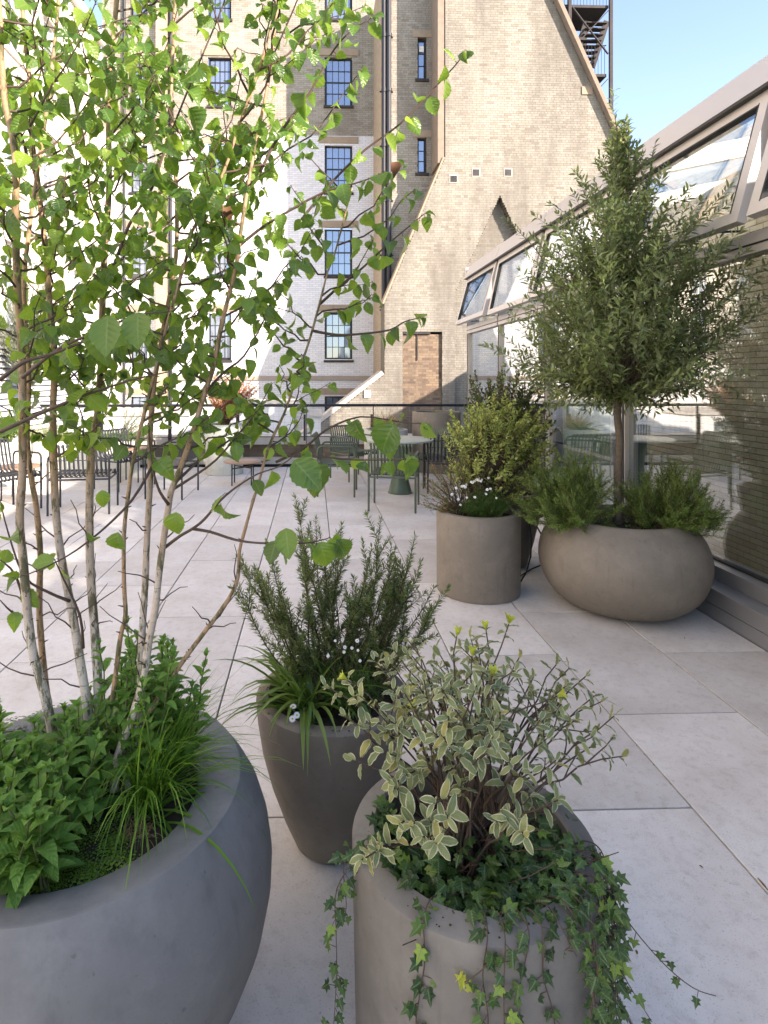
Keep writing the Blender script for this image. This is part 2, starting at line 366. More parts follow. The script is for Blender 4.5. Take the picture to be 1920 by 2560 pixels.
MT['render'] = plain('white_render', (0.76, 0.75, 0.72), 0.8, nscale=3, namt=0.08)
MT['leftb'] = brick_tex('pale_gault_brick', (0.76, 0.71, 0.61), (0.71, 0.65, 0.54), (0.58, 0.53, 0.45), 'X')
MT['rearb'] = brick_tex('cream_painted_brick', (0.72, 0.68, 0.60), (0.68, 0.64, 0.56), (0.60, 0.57, 0.50), 'Y')  # pale so the added rear block bounces fill light
MT['black'] = plain('black_metal', (0.018, 0.019, 0.022), 0.42, 0.3)
MT['pipe'] = plain('painted_iron_pipe', (0.016, 0.019, 0.025), 0.55, 0.0, nscale=12, namt=0.4)
MT['rust'] = plain('rusty_iron', (0.045, 0.040, 0.040), 0.8, 0.2, nscale=5, namt=0.6)
MT['alu'] = plain('champagne_aluminium', (0.56, 0.52, 0.485), 0.42, 0.25, nscale=2, namt=0.04)
MT['alud'] = plain('grey_aluminium', (0.30, 0.30, 0.31), 0.4, 0.5, nscale=2, namt=0.06)
MT['seal'] = plain('rubber_seal', (0.015, 0.014, 0.013), 0.6)
MT['glass'] = glass_mat('facade_glass', (0.955,0.97,0.945), 0.26, 0.95, wav=0.006)
MT['glass2'] = glass_mat('window_glass', (0.95,0.97,0.975), 0.15, 1.0, wav=0.012)
MT['wglass'] = plain('sash_glass', (0.24, 0.29, 0.37), 0.05, 0.55)  # blue in the colour imitates sky mirrored in the panes
MT['quoin'] = plain('sooty_stone', (0.24, 0.19, 0.145), 0.9, nscale=5, namt=0.35)
MT['inside'] = plain('room_dark', (0.10, 0.10, 0.10), 0.9)
MT['curtain'] = plain('curtain', (0.55, 0.53, 0.50), 0.9, nscale=9, namt=0.2)
MT['gpanel'] = plain('green_back_painted_glass', (0.30, 0.46, 0.38), 0.12, nscale=1.5, namt=0.1)
MT['chairg'] = plain('olive_powder_coat', (0.075, 0.098, 0.062), 0.45, nscale=20, namt=0.12)
MT['chairk'] = plain('anthracite_powder_coat', (0.026, 0.029, 0.034), 0.45, nscale=20, namt=0.15)
MT['tgreen'] = plain('table_green', (0.06, 0.10, 0.065), 0.4, nscale=10, namt=0.1)
MT['ttop'] = plain('table_top_sage', (0.42, 0.44, 0.36), 0.4, nscale=6, namt=0.08)
MT['wood'] = plain('terracotta_table_top', (0.33, 0.20, 0.13), 0.5, nscale=14, namt=0.2)
MT['slat'] = plain('white_louvre', (0.66, 0.68, 0.70), 0.45)
MT['cable'] = plain('irrigation_hose', (0.012, 0.012, 0.012), 0.6)
MT['bark'] = bark_mat(); MT['bark2'] = bark_mat('young_birch_bark', 0.45, 0.80)
MT['twig'] = plain('twig_brown', (0.085, 0.055, 0.040), 0.7, nscale=60, namt=0.4)
MT['twigg'] = plain('young_stem', (0.10, 0.12, 0.045), 0.6, nscale=60, namt=0.3)
MT['oliveb'] = plain('olive_bark', (0.125, 0.095, 0.068), 0.85, nscale=45, namt=0.45, bmp=0.6)
MT['straw'] = plain('dry_straw', (0.30, 0.20, 0.10), 0.9, nscale=50, namt=0.4)
G = lambda *a: a
MT['birch'] = leaf_mat('birch_leaf', [(0, (0.030,0.085,0.022)), (0.4, (0.060,0.145,0.024)), (0.8, (0.115,0.225,0.030)), (1, (0.22,0.33,0.04))], (0.48,0.70,0.05), 0.40, 0.30, vein=(0.20,0.30,0.09), side=0.25, spec=0.6)
MT['olive'] = leaf_mat('olive_leaf', [(0, (0.050,0.085,0.026)), (0.5, (0.145,0.195,0.060)), (1, (0.32,0.37,0.14))], (0.45,0.58,0.12), 0.28, 0.42, vein=(0.2,0.24,0.13), back=(0.19,0.23,0.125), spec=0.5)
MT['rose'] = leaf_mat('rosemary_needle', [(0, (0.065,0.11,0.035)), (0.5, (0.135,0.19,0.06)), (0.9, (0.23,0.28,0.10)), (1, (0.28,0.20,0.08))], (0.25,0.35,0.08), 0.25, 0.5)
MT['rose2'] = leaf_mat('rosemary_needle_bright', [(0, (0.070,0.130,0.028)), (0.5, (0.135,0.215,0.048)), (1, (0.25,0.33,0.090))], (0.35,0.48,0.08), 0.28, 0.5)
MT['vari'] = leaf_mat('variegated_leaf', [(0, (0.14,0.185,0.085)), (0.5, (0.205,0.255,0.115)), (0.9, (0.30,0.325,0.13)), (1, (0.40,0.34,0.09))], (0.35,0.42,0.15), 0.25, 0.45, vein=(0.28,0.34,0.20), veinw=0.05, edge=(0.60,0.58,0.37), edgew=0.70)
MT['tipy'] = leaf_mat('young_yellow_leaf', [(0, (0.42,0.48,0.07)), (1, (0.58,0.60,0.12))], (0.6,0.65,0.1), 0.4)
MT['mint'] = leaf_mat('mint_leaf', [(0, (0.080,0.19,0.040)), (0.5, (0.135,0.27,0.052)), (1, (0.21,0.38,0.075))], (0.25,0.50,0.06), 0.3, 0.6, vein=(0.16,0.29,0.08), side=0.2, spec=0.25)
MT['ivy'] = leaf_mat('ivy_leaf', [(0, (0.020,0.058,0.016)), (0.5, (0.040,0.10,0.022)), (0.9, (0.080,0.165,0.03)), (1, (0.24,0.36,0.05))], (0.15,0.32,0.05), 0.2, 0.38, vein=(0.16,0.22,0.11), veinw=0.07, spec=0.45)
MT['strap'] = leaf_mat('strap_leaf', [(0, (0.055,0.12,0.018)), (0.6, (0.11,0.19,0.032)), (1, (0.20,0.27,0.06))], (0.25,0.42,0.05), 0.25, 0.35, spec=0.45)
MT['grass'] = leaf_mat('grass_blade', [(0, (0.06,0.15,0.018)), (0.6, (0.10,0.23,0.026)), (1, (0.18,0.32,0.05))], (0.3,0.55,0.05), 0.35, 0.45)
MT['tan'] = leaf_mat('dry_grass', [(0, (0.30,0.20,0.09)), (0.6, (0.42,0.29,0.13)), (1, (0.50,0.40,0.20))], (0.5,0.4,0.15), 0.3, 0.6)
MT['fern'] = leaf_mat('fern_leaflet', [(0, (0.055,0.10,0.035)), (0.5, (0.10,0.155,0.05)), (1, (0.17,0.22,0.085))], (0.3,0.42,0.1), 0.3, 0.5)
MT['fernb'] = leaf_mat('bright_fern', [(0, (0.08,0.17,0.02)), (1, (0.17,0.30,0.04))], (0.3,0.5,0.05), 0.3, 0.5)
MT['yel'] = leaf_mat('golden_variegated_leaf', [(0, (0.14,0.20,0.05)), (0.4, (0.28,0.34,0.085)), (0.8, (0.46,0.50,0.15)), (1, (0.66,0.66,0.28))], (0.6,0.62,0.15), 0.32, 0.45)
MT['phot'] = leaf_mat('bronze_shrub_leaf', [(0, (0.04,0.075,0.022)), (0.5, (0.075,0.125,0.035)), (0.82, (0.13,0.165,0.045)), (0.93, (0.22,0.10,0.04)), (1, (0.28,0.09,0.045))], (0.3,0.3,0.06), 0.22, 0.38)
MT['red'] = leaf_mat('red_shrub_leaf', [(0, (0.16,0.14,0.05)), (0.3, (0.42,0.24,0.09)), (0.7, (0.55,0.22,0.13)), (1, (0.66,0.30,0.20))], (0.6,0.3,0.15), 0.35, 0.45)
MT['silver'] = leaf_mat('silver_leaf', [(0, (0.12,0.14,0.10)), (0.6, (0.24,0.27,0.19)), (1, (0.38,0.41,0.31))], (0.4,0.45,0.25), 0.3, 0.5)
MT['daisyl'] = leaf_mat('fine_daisy_leaf', [(0, (0.04,0.10,0.02)), (0.6, (0.075,0.16,0.03)), (1, (0.13,0.22,0.05))], (0.2,0.4,0.05), 0.25, 0.5)
MT['petal'] = plain('white_petal', (0.80, 0.79, 0.76), 0.6); MT['eye'] = plain('yellow_eye', (0.60, 0.40, 0.05), 0.7)
MT['dead'] = plain('dead_leaf', (0.16, 0.075, 0.035), 0.8, nscale=50, namt=0.4)
MT['blueink'] = plain('faded_print', (0.45, 0.52, 0.58), 0.7)
# ================================================================== SETTING
MB().box(-120, 120, -120, 160, -4.6, -4.5).build('ground', plain('street_asphalt', (0.06,0.06,0.06), 0.9, nscale=3))['kind'] = 'structure'

# ---- terrace floor: half-bond porcelain pavers on a dark bed
TX0, TX1, TY0, TY1 = -6.49, 2.575, -1.5, 10.45
floor = MB().box(TX0, TX1, TY0, TY1, -0.30, -0.022).build('terrace_floor', MT['sub']); floor['kind'] = 'structure'
pm_ = {}
def paver_mesh(w_, l_):
    k = (round(w_, 3), round(l_, 3))
    if k not in pm_:
        b = 0.0015; bm = bmesh.new(); bmesh.ops.create_cube(bm, size=1)
        bmesh.ops.scale(bm, vec=(w_, l_, 0.02), verts=bm.verts)
        bmesh.ops.bevel(bm, geom=[e for e in bm.edges if all(v.co.z > 0 for v in e.verts)], offset=b, segments=1, affect='EDGES')
        me = bpy.data.meshes.new('paver'); bm.to_mesh(me); bm.free(); me.materials.append(MT['paver']); pm_[k] = me
    return pm_[k]
rp = random.Random(5)
PW, PL, GAP = 0.604, 1.2, 0.0075
for k in range(-13, 2):
    x0 = 1.37 + k*PW; x1 = min(x0+PW, TX1)
    y = 2.732 + (0.6 if k % 2 else 0) - 4*PL
    while y < TY1:
        y0, y1 = max(y, TY0), min(y+PL, TY1)
        if y1-y0 > 0.05:
            me = paver_mesh(x1-x0-GAP, y1-y0-GAP)
            o = link('paver', me, floor, basis=Matrix.Translation(((x0+x1)/2, (y0+y1)/2, -0.010 + rp.uniform(-0.0008, 0.0008))))
        y += PL
# moss and grit caught in the joints nearest the camera
mo = MB(); rm_ = random.Random(8)
for k in (0, 1):
    x = 1.37 + k*PW + (0)
    for i in range(70):
        y = rm_.uniform(1.9, 4.6); s = rm_.uniform(0.002, 0.005)*(1.6 if rm_.random() < .08 else 1)
        c = Vector((x - GAP/2 + rm_.gauss(0, 0.0020), y, -0.004)); h = rm_.uniform(0.001, 0.004)
        mo.add([c+Vector((-s*.6,-s,0)), c+Vector((s*.6,-s*1.3,0)), c+Vector((s*.5,s*1.4,0)), c+Vector((-s*.6,s,0)), c+Vector((0,0,h))], [(0,1,4),(1,2,4),(2,3,4),(3,0,4)])
tag(mo.build('joint_moss', MT['moss']), 'thin line of moss and grit along the right-hand paving joints', 'moss', kind='stuff')

# ---- brickwork generator ------------------------------------------------
BL, BH, BJ = 0.215, 0.065, 0.010
def courses(a0, a1, z0, z1, inside, step=0.02):
    """list of (z, [(start,end)...]) runs for each course"""
    out = []; xs = np.arange(a0, a1+step, step); n = int((z1-z0)/(BH+BJ))
    for i in range(n):
        z = z0 + (i+0.5)*(BH+BJ); m = inside(xs, z)
        if m.any():
            d = np.diff(np.concatenate([[0], m.astype(int), [0]])); s = np.where(d == 1)[0]; e = np.where(d == -1)[0]-1
            out.append((i, z, [(xs[p], xs[q]) for p, q in zip(s, e) if xs[q]-xs[p] > 0.05]))
    return out
BOXF = np.array([(0,1,3,2),(0,4,5,1),(2,3,7,6),(0,2,6,4),(1,5,7,3)])      # front + four sides, back left open
def brick_verts(a0, a1, z0, z1, d0, d1, plane, pos):
    """arrays -> (n,8,3). depth d: positive = into the wall"""
    n = len(a0); P = np.zeros((n, 8, 3))
    for i in range(8):
        A = a1 if i & 1 else a0; Z = z1 if i & 2 else z0; D = d1 if i & 4 else d0
        if plane == 'Y': P[:, i, 0], P[:, i, 1], P[:, i, 2] = A, pos+D, Z
        else:            P[:, i, 0], P[:, i, 1], P[:, i, 2] = pos+D, A, Z
    return P
unit_brick = {}
def brickwork(root, plane, pos, a0, a1, z0, z1, inside, mat, mortar, depth=0.3, n_ind=0, key=None, seed=1, joint=0.003, name='brickwork', bond=True, flip=False):
    rnd = random.Random(seed); C = courses(a0, a1, z0, z1, inside); B = []; RUN = []
    for i, z, runs in C:
        hdr = bond and (i % 6 == 5)
        L = 0.1025 if hdr else BL; off = (0.056 if hdr else (0.1125 if i % 2 else 0.0))
        for s, e in runs:
            RUN.append((s, e, z-(BH+BJ)/2, z+(BH+BJ)/2))
            x = a0 + off - (L+BJ) + math.floor((s-a0-off)/(L+BJ))*(L+BJ) 
            while x < e:
                p, q = max(x, s), min(x+L, e)
                if q-p > 0.03: B.append((p, q, z, q-p > L-0.001 and not hdr, rnd.uniform(-0.0012, 0.0012)))
                x += L+BJ
    sg = -1 if flip else 1
    RU = np.array(RUN); V = brick_verts(RU[:,0], RU[:,1], RU[:,2], RU[:,3], sg*joint*np.ones(len(RU)), sg*depth*np.ones(len(RU)), plane, pos)
    F = np.concatenate([BOXF, np.array([(4,6,7,5)])])
    me = np_mesh('mortar', V.reshape(-1, 3), (F[None]+(np.arange(len(RU))*8)[:,None,None]).reshape(-1, 4)); link('mortar', me, root, mortar)
    ind = []
    if n_ind:
        cand = [k for k, b in enumerate(B) if b[3] and key(( b[0]+b[1])/2, b[2]) is not None]
        cand.sort(key=lambda k: key((B[k][0]+B[k][1])/2, B[k][2])); ind = cand[:n_ind]
    iset = set(ind); rest = [b for k, b in enumerate(B) if k not in iset]
    A = np.array([(b[0], b[1], b[2], b[4]) for b in rest]); n = len(A)
    V = brick_verts(A[:,0], A[:,1], A[:,2]-BH/2, A[:,2]+BH/2, sg*A[:,3], sg*0.05*np.ones(n), plane, pos)
    me = np_mesh('brickwork', V.reshape(-1, 3), (BOXF[None]+(np.arange(n)*8)[:,None,None]).reshape(-1, 4)); link(name, me, root, mat, kind='stuff')
    if ind:
        kk = (plane, mat.name, flip)
        if kk not in unit_brick:
            o1 = np.array([0.0]); V1 = brick_verts(o1-BL/2, o1+BL/2, o1-BH/2, o1+BH/2, o1, o1+sg*0.05, plane, 0.0)
            unit_brick[kk] = np_mesh('brick', V1.reshape(-1, 3), BOXF); unit_brick[kk].materials.append(mat)
        for k in ind:
            c = (B[k][0]+B[k][1])/2; d = sg*B[k][4]
            loc = (c, pos+d, B[k][2]) if plane == 'Y' else (pos+d, c, B[k][2])
            link('brick', unit_brick[kk], root, basis=Matrix.Translation(loc))

def window(root, x0, x1, z0, z1, Y, nx=4, ny=4, mat=None, depth=0.13, sx=None, sash=True, panes=True):
    """window in a wall facing -Y: frame, glazing bars, each pane"""
    mat = mat or MT['black']; f = 0.055; y = Y+depth
    m = MB(); m.box(x0, x0+f, y, y+0.06, z0, z1); m.box(x1-f, x1, y, y+0.06, z0, z1)
    m.box(x0+f, x1-f, y, y+0.06, z1-f, z1); m.box(x0+f, x1-f, y, y+0.06, z0, z0+f*1.5)
    ix0, ix1, iz0, iz1 = x0+f, x1-f, z0+f*1.5, z1-f; g = 0.022
    for i in range(1, nx): c = ix0+(ix1-ix0)*i/nx; m.box(c-g/2, c+g/2, y+0.004, y+0.05, iz0, iz1)
    for j in range(1, ny):
        c = iz0+(iz1-iz0)*j/ny; gg = 0.05 if (sash and j == ny//2) else g; m.box(ix0, ix1, y+0.002, y+0.048, c-gg/2, c+gg/2)
    wd = m.build('window', mat, root)
    pw, ph = (ix1-ix0)/nx-g, (iz1-iz0)/ny-g
    if panes:
        pme = MB().box(-pw/2, pw/2, 0, 0.004, -ph/2, ph/2).mesh('pane'); pme.materials.append(MT['wglass'])
        for i in range(nx):
            for j in range(ny):
                link('pane', pme, wd, basis=Matrix.Translation((ix0+(ix1-ix0)*(i+.5)/nx, y+0.025, iz0+(iz1-iz0)*(j+.5)/ny)) @ Euler((rp.uniform(-.012,.012), 0, rp.uniform(-.012,.012))).to_matrix().to_4x4())
    else:
        MB().box(ix0, ix1, y+0.025, y+0.029, iz0, iz1).build('pane', MT['wglass'], wd)
    MB().box(x0-0.03, x1+0.03, Y+0.30, Y+0.32, z0-0.05, z1+0.05).build('dark_room_sheet', MT['inside'], wd)  # dark sheet stands in for the unlit room behind the panes
    return wd

# ---- A: the great tapering buttress wall --------------------------------
YA = 19.0
def poly_inside(pts):
    P = [(p[0], p[2]) for p in pts]
    def f(xs, z):
        c = np.zeros(len(xs), dtype=bool); n = len(P)
        for i in range(n):
            (xa, za), (xb, zb) = P[i], P[(i+1) % n]
            if (za > z) != (zb > z): c ^= xs < (xb-xa)*(z-za)/(zb-za)+xa
        return c
    return f
A_out = [onY(u, v, YA) for u, v in ((1112,-120),(1112,394),(960,760),(960,935),(640,1181),(640,1310),(1700,1310),(1700,705),(1329,-120))]
A_in = poly_inside(A_out)
niche = [onY(u, v, YA) for u, v in ((1250,490),(1137,735),(1137,1320),(1363,1320),(1363,735))]; N_in = poly_inside(niche)
dx0, dx1, dzt = onY(1008,900,YA).x, onY(1104,900,YA).x, onY(1008,831,YA).z
A_main = lambda xs, z: A_in(xs, z) & ~N_in(xs, z) & ~((xs > dx0) & (xs < dx1) & (z < dzt))
but = thing('buttress_wall', (6, YA, -3), 'huge tapering sunlit yellow brick buttress wall with a bricked-up doorway', 'wall')
dc = onY(1050, 900, YA)
def keyA(x, z):
    p = Vector((x, YA, z)); return abs(x-onY(1000,0,YA).x)*0.7+abs(z-3.2) if z > 0.4 and x < onY(1165,0,YA).x else None
brickwork(but, 'Y', YA, -2, 11.8, -3.0, 15.2, A_main, MT['yb'], MT['mortar'], depth=1.08, n_ind=300, key=keyA, seed=3)
d_in = lambda xs, z: (xs > dx0-0.05) & (xs < dx1+0.05) & np.full(len(xs), z < dzt-0.02)
brickwork(but, 'Y', YA+0.09, dx0-0.05, dx1+0.05, -3.0, dzt, d_in, MT['bb'], MT['mortar_d'], depth=0.25, seed=4, name='doorway_infill', joint=0.006)
n_in = lambda xs, z: (xs > onY(1130,0,YA).x) & (xs < onY(1370,0,YA).x) & np.full(len(xs), z < onY(0,480,YA).z)
brickwork(but, 'Y', YA+0.30, onY(1130,0,YA).x, onY(1370,0,YA).x, -3.0, 7.6, n_in, MT['yb'], MT['mortar'], depth=0.25, seed=6, name='recess_brickwork')
MB().box(dx0-0.02, dx1-0.35, YA+0.015, YA+0.09, dzt-0.05, dzt+0.012).build('lintel', MT['rust'], but)
MB().box(onY(1044,0,YA).x-0.015, onY(1044,0,YA).x+0.015, YA+0.05, YA+0.085, onY(0,900,YA).z, dzt-0.05).build('door_post', MT['rust'], but)
def slope_cap(name, uv0, uv1, mat, th, y0, y1, off=0.0):
    a, b = onY(*uv0, YA), onY(*uv1, YA); d = (b-a).normalized(); n = Vector((-d.z, 0, d.x))
    if n.z < 0: n = -n
    m = MB(); c = (a+b)/2 + n*(th/2+off); m.obox(Vector((c.x, (y0+y1)/2, c.z)), d*((b-a).length/2), Vector((0,(y1-y0)/2,0)), n*th/2); return m.build(name, mat, but)
slope_cap('coping', (1329,-120), (1700,705), MT['quoin'], 0.12, YA-0.22, YA+1.1)
slope_cap('coping', (1112,394), (960,760), MT['stone'], 0.06, YA-0.02, YA+1.1)
slope_cap('coping', (960,935), (640,1181), MT['pale'], 0.13, YA-0.06, YA+1.1)
MB().box(onY(1103,0,YA).x-0.1, onY(1112,0,YA).x-0.002, YA+0.03, YA+1.1, onY(0,394,YA).z, 15.0).build('quoin', MT['quoin'], but)
for (u, v, mt) in ((1134,447,'black'),(1190,431,'pipe'),(1270,431,'pipe')):
    c = onY(u, v, YA); s = 0.105; f = MB()
    f.box(c.x-s-.03, c.x+s+.03, YA-0.012, YA-0.004, c.z-s-.03, c.z+s+.03); vg = f.build('air_vent', MT['pale'], but)
    g = MB()
    for i in range(6): g.box(c.x-s, c.x+s, YA-0.03, YA-0.012, c.z-s+i*2*s/6, c.z-s+(i+.62)*2*s/6)
    g.build('grille', MT[mt], vg)
c = onY(1465, 228, YA); MB().box(c.x-0.14, c.x+0.2, YA-0.03, YA+0.05, c.z-0.11, c.z+0.14).build('stone_block', MT['stone'], but)
pl = onY(918, 985, YA); sgn = MB().box(pl.x-0.1, pl.x+0.1, YA-0.045, YA-0.02, pl.z-0.11, pl.z+0.11).build('wall_plaque', MT['white'])
tag(sgn, 'small square white plaque fixed above the sloping coping of the buttress', 'sign')
for i, ww in enumerate((0.05, 0.07, 0.04)): MB().box(pl.x-0.05, pl.x-0.05+ww*1.4, YA-0.047, YA-0.0452, pl.z+0.04-i*0.035, pl.z+0.052-i*0.035).build('print_line', MT['blueink'], sgn)

# ---- B: set-back bay beside the buttress --------------------------------
YB = 20.1; xb0 = onY(955, 0, YB).x; xb1 = onY(1112,0,YA).x+0.4
bay = thing('stair_bay', (3.3, YB, -3), 'shaded yellow brick bay with narrow windows behind the buttress', 'building')
wins = []
for (v0, v1) in ((95,197),(344,432)):
    a, b = onY(1044, v1, YB), onY(1066, v0, YB); wins.append((a.x, b.x, a.z, b.z))
def B_in(xs, z):
    m = (xs > xb0) & (xs < xb1)
    for (x0, x1, z0, z1) in wins:
        if z0 < z < z1: m &= ~((xs > x0) & (xs < x1))
    return m
brickwork(bay, 'Y', YB, xb0, xb1, -3.0, 15.6, B_in, MT['yb2'], MT['mortar_d'], depth=0.25, seed=7)
MB().box(xb0+0.004, xb0+0.25, YB+0.25, 23.0, -3, 15.6).build('return_wall', brick_tex('return_brick', (0.42,0.34,0.24), (0.34,0.27,0.19), (0.24,0.2,0.15), 'X'), bay)
for (x0, x1, z0, z1) in wins:
    window(bay, x0, x1, z0, z1, YB, 1, 3, sash=False)
    MB().box(x0-0.17, x1+0.24, YB-0.02, YB+0.10, z1+0.02, z1+0.24).build('lintel', MT['stone'], bay)
    MB().box(x0-0.08, x1+0.08, YB-0.05, YB+0.10, z0-0.10, z0-0.005).build('sill', MT['rust'], bay)
w0 = wins[0]; MB().box(w0[0]+0.07, w0[1]-0.07, YB+0.10, YB+0.125, w0[3]-0.42, w0[3]-0.22).build('vent_cover', MT['white'], bay)
pz = onY(960, 762, YA).z - 1
def pipe(u, r, Y, z0, z1, label, collars=True):
    x = onY(u, 500, Y).x; t = thing('drainpipe', (x, Y-r-0.03, z0), label, 'drainpipe', 'cast iron drainpipes on the brick walls')
    MB().tube([(x, Y-r-0.03, z0), (x, Y-r-0.03, z1)], r, 12).build('pipe', MT['pipe'], t, True, 40)
    if collars:
        z = z0+0.9
        while z < z1:
            m = MB(); m.tube([(x, Y-r-0.03, z), (x, Y-r-0.03, z+0.11)], r*1.28, 12); m.box(x-r*1.9, x+r*1.9, Y-0.025, Y-0.002, z+0.03, z+0.08); m.build('collar', MT['pipe'], t, True, 40); z += 1.83
pipe(958.5, 0.068, YB, pz, 15.6, 'left one of the twin black drainpipes beside the buttress')
pipe(970.8, 0.085, YB, pz, 15.6, 'right one of the twin black drainpipes beside the buttress')
pipe(1089, 0.05, YB, onY(1090,470,YB).z-1.5, 15.6, 'thin dark drainpipe tucked against the edge of the buttress')

# ---- C: white glazed-brick block at the back ----------------------------
YC = 23.0; xc0, xc1 = -8.0, xb0+0.20; zc = onY(0, 330, YC).z
blk = thing('white_brick_block', (-3, YC, -3), 'tall block, white glazed brick below and yellow brick above, many-paned black windows', 'building')
cw = []
for (u0, u1) in ((813,880),(521,577),(326,368)):
    for (v0, v1) in ((-72,47),(143,264),(362,481),(572,690),(782,900),(990,1110)):
        a, b = onY(u0, v1, YC), onY(u1, v0, YC); cw.append((a.x, b.x, a.z, b.z))
def C_in(xs, z):
    m = (xs > xc0) & (xs < xc1)
    for (x0, x1, z0, z1) in cw:
        if z0 < z < z1: m &= ~((xs > x0) & (xs < x1))
    return m
zn = round((zc+3.0)/0.075)*0.075-3.0
brickwork(blk, 'Y', YC, xc0, xc1, -3.0, zn+0.001, C_in, MT['wb'], MT['mortar_w'], depth=0.12, n_ind=260, key=lambda x, z: (x-xc1)**2+(z-5)**2 if z > 0.5 and x < onY(930,0,YC).x else None, seed=9, bond=False, joint=0.004)
brickwork(blk, 'Y', YC+0.012, xc0, xc1, zn+0.002, 17.4, C_in, MT['yb2'], MT['mortar'], depth=0.12, seed=10, bond=False)
for (x0, x1, z0, z1) in cw:
    window(blk, x0, x1, z0, z1, YC, 4 if x1-x0 > 0.8 else 2, 4)
    MB().box(x0-0.25, x1+0.25, YC-0.03, YC+0.12, z1+0.05, z1+0.30).build('lintel', MT['stone'], blk)
    MB().box(x0-0.06, x1+0.06, YC-0.06, YC+0.12, z0-0.09, z0-0.004).build('sill', MT['rust'], blk)
    if rp.random() < 0.6: MB().box(x1-0.33, x1-0.1, YC+0.21, YC+0.24, z0+0.1, z1-0.1).build('curtain', MT['curtain'], blk)
zs = onY(0, 950, YC).z; MB().box(xc0, xc1, YC-0.07, YC+0.1, zs, zs+0.16).build('string_course', plain('brown_band', (0.36,0.30,0.25), 0.85, nscale=4), blk)
pr = MB(); px0, px1 = onY(394,0,YC).x, onY(420,0,YC).x; pr.box(px0, px1, YC-0.28, YC+0.0, -3, 17.4); pr.build('pier', brick_tex('pier_brick', (0.44,0.36,0.26), (0.36,0.29,0.2), (0.24,0.2,0.16), 'Y'), blk)
pipe(428, 0.06, YC, -2.5, 17.4, 'dark drainpipe beside the brick pier between the left window columns')
pipe(312, 0.05, YC, -2.5, 17.4, 'dark drainpipe left of the narrowest window column')

# ---- D: pale brick building along the left (dazzling in the sun; mirrored in the pavilion glass) ---
XD = -8.0
lb = thing('pale_brick_building', (XD-2, 16, -3), 'dazzling sunlit pale building on the far left with white sash windows', 'building')
dw = []
for yc in (-9.6, -6.0, -2.4, 1.2, 4.8, 8.4, 12.0, 14.2, 16.4, 18.6, 20.9):
    for (z0, z1) in ((2.7,5.15),(6.6,8.9),(10.2,12.4)): dw.append((yc-0.52, yc+0.52, z0, z1))
ys = sorted({-12.0, 22.98} | {a for d in dw for a in d[:2]}); zz = sorted({-3.0, 14.0} | {a for d in dw for a in d[2:]})  # stretch out of view added to bounce sunlight onto the terrace
m = MB()
for i in range(len(ys)-1):
    for j in range(len(zz)-1):
        yc, zc_ = (ys[i]+ys[i+1])/2, (zz[j]+zz[j+1])/2
        if not any(d[0] < yc < d[1] and d[2] < zc_ < d[3] for d in dw): m.box(XD-0.35, XD, ys[i], ys[i+1], zz[j], zz[j+1])
m.build('wall', MT['leftb'], lb)
MB().box(XD-0.3, XD+0.18, -12.0, 22.9, 14.0, 14.35).build('cornice', MT['white'], lb)
MB().box(XD+0.001, XD+0.10, -12.0, 22.9, 5.6, 5.95).build('band', MT['white'], lb)
MB().box(XD+0.001, XD+0.06, -12.0, 22.9, 0.3, 1.9).build('dado', MT['white'], lb)
for (y0, y1, z0, z1) in dw:
    m = MB(); X = XD-0.14; f = 0.07
    m.box(X-.05, X, y0, y0+f, z0, z1); m.box(X-.05, X, y1-f, y1, z0, z1); m.box(X-.05, X, y0+f, y1-f, z0, z0+f); m.box(X-.05, X, y0+f, y1-f, z1-f, z1)
    m.box(X-.045, X-.004, y0+f, y1-f, (z0+z1)/2-.035, (z0+z1)/2+.035)
    for k in (1, 2): c = y0+f+(y1-y0-2*f)*k/3; m.box(X-.04, X-.008, c-.014, c+.014, z0+f, z1-f)
    for k in (1, 3): c = z0+(z1-z0)*k/4; m.box(X-.042, X-.006, y0+f, y1-f, c-.014, c+.014)
    wd = m.build('window', MT['white'], lb); MB().box(X-.03, X-.026, y0+f, y1-f, z0+f, z1-f).build('pane', MT['wglass'], wd)
    MB().box(XD-0.10, XD+0.08, y0-0.08, y1+0.08, z0-0.12, z0-0.004).build('sill', MT['white'], lb)

# ---- E: unseen blocks added to cast shade (behind the camera and to the right) ---
rb = thing('rear_shade_block', (9, -10, -3), 'unseen block added behind the viewpoint to shade the near end of the terrace', 'building')
MB().box(3.2, 17, -12, -6.0, -3, 6.18).build('wall', MT['rearb'], rb)
MB().box(3.1, 17.1, -12.1, -5.9, 6.182, 6.40).build('parapet', MT['pale'], rb)
rg = thing('right_shade_block', (12.5, 14.5, -3), 'low hidden block added behind the glass pavilion to shade the buttress foot', 'building')
MB().box(9, 16, 11, 18.4, -3, 3.8).build('wall', MT['rearb'], rg); MB().box(8.95, 16.1, 10.9, 18.5, 3.802, 4.0).build('parapet', MT['pale'], rg)

# ---- F: brick boundary wall behind the pavilion glass -------------------
XW = 5.5
bw = thing('boundary_brick_wall', (XW, 6, -3), 'olive-brown brick wall seen through the pavilion glass', 'wall')
MB().box(XW+0.26, XW+0.5, -2.0, 14.0, -3.0, 4.1).build('wall_core', MT['mortar_d'], bw)
brickwork(bw, 'X', XW, 6.4, 14.0, -3.0, 4.05, lambda xs, z: (xs > 6.4), MT['ib'], MT['mortar_d'], depth=0.25, n_ind=300, key=lambda y, z: y + abs(z-0.4)*1.2 if y > 7.2 else None, seed=12, bond=False)
MB().box(XW-0.06, XW+0.56, -2.0, 14.0, 4.102, 4.2).build('coping', MT['pale'], bw)

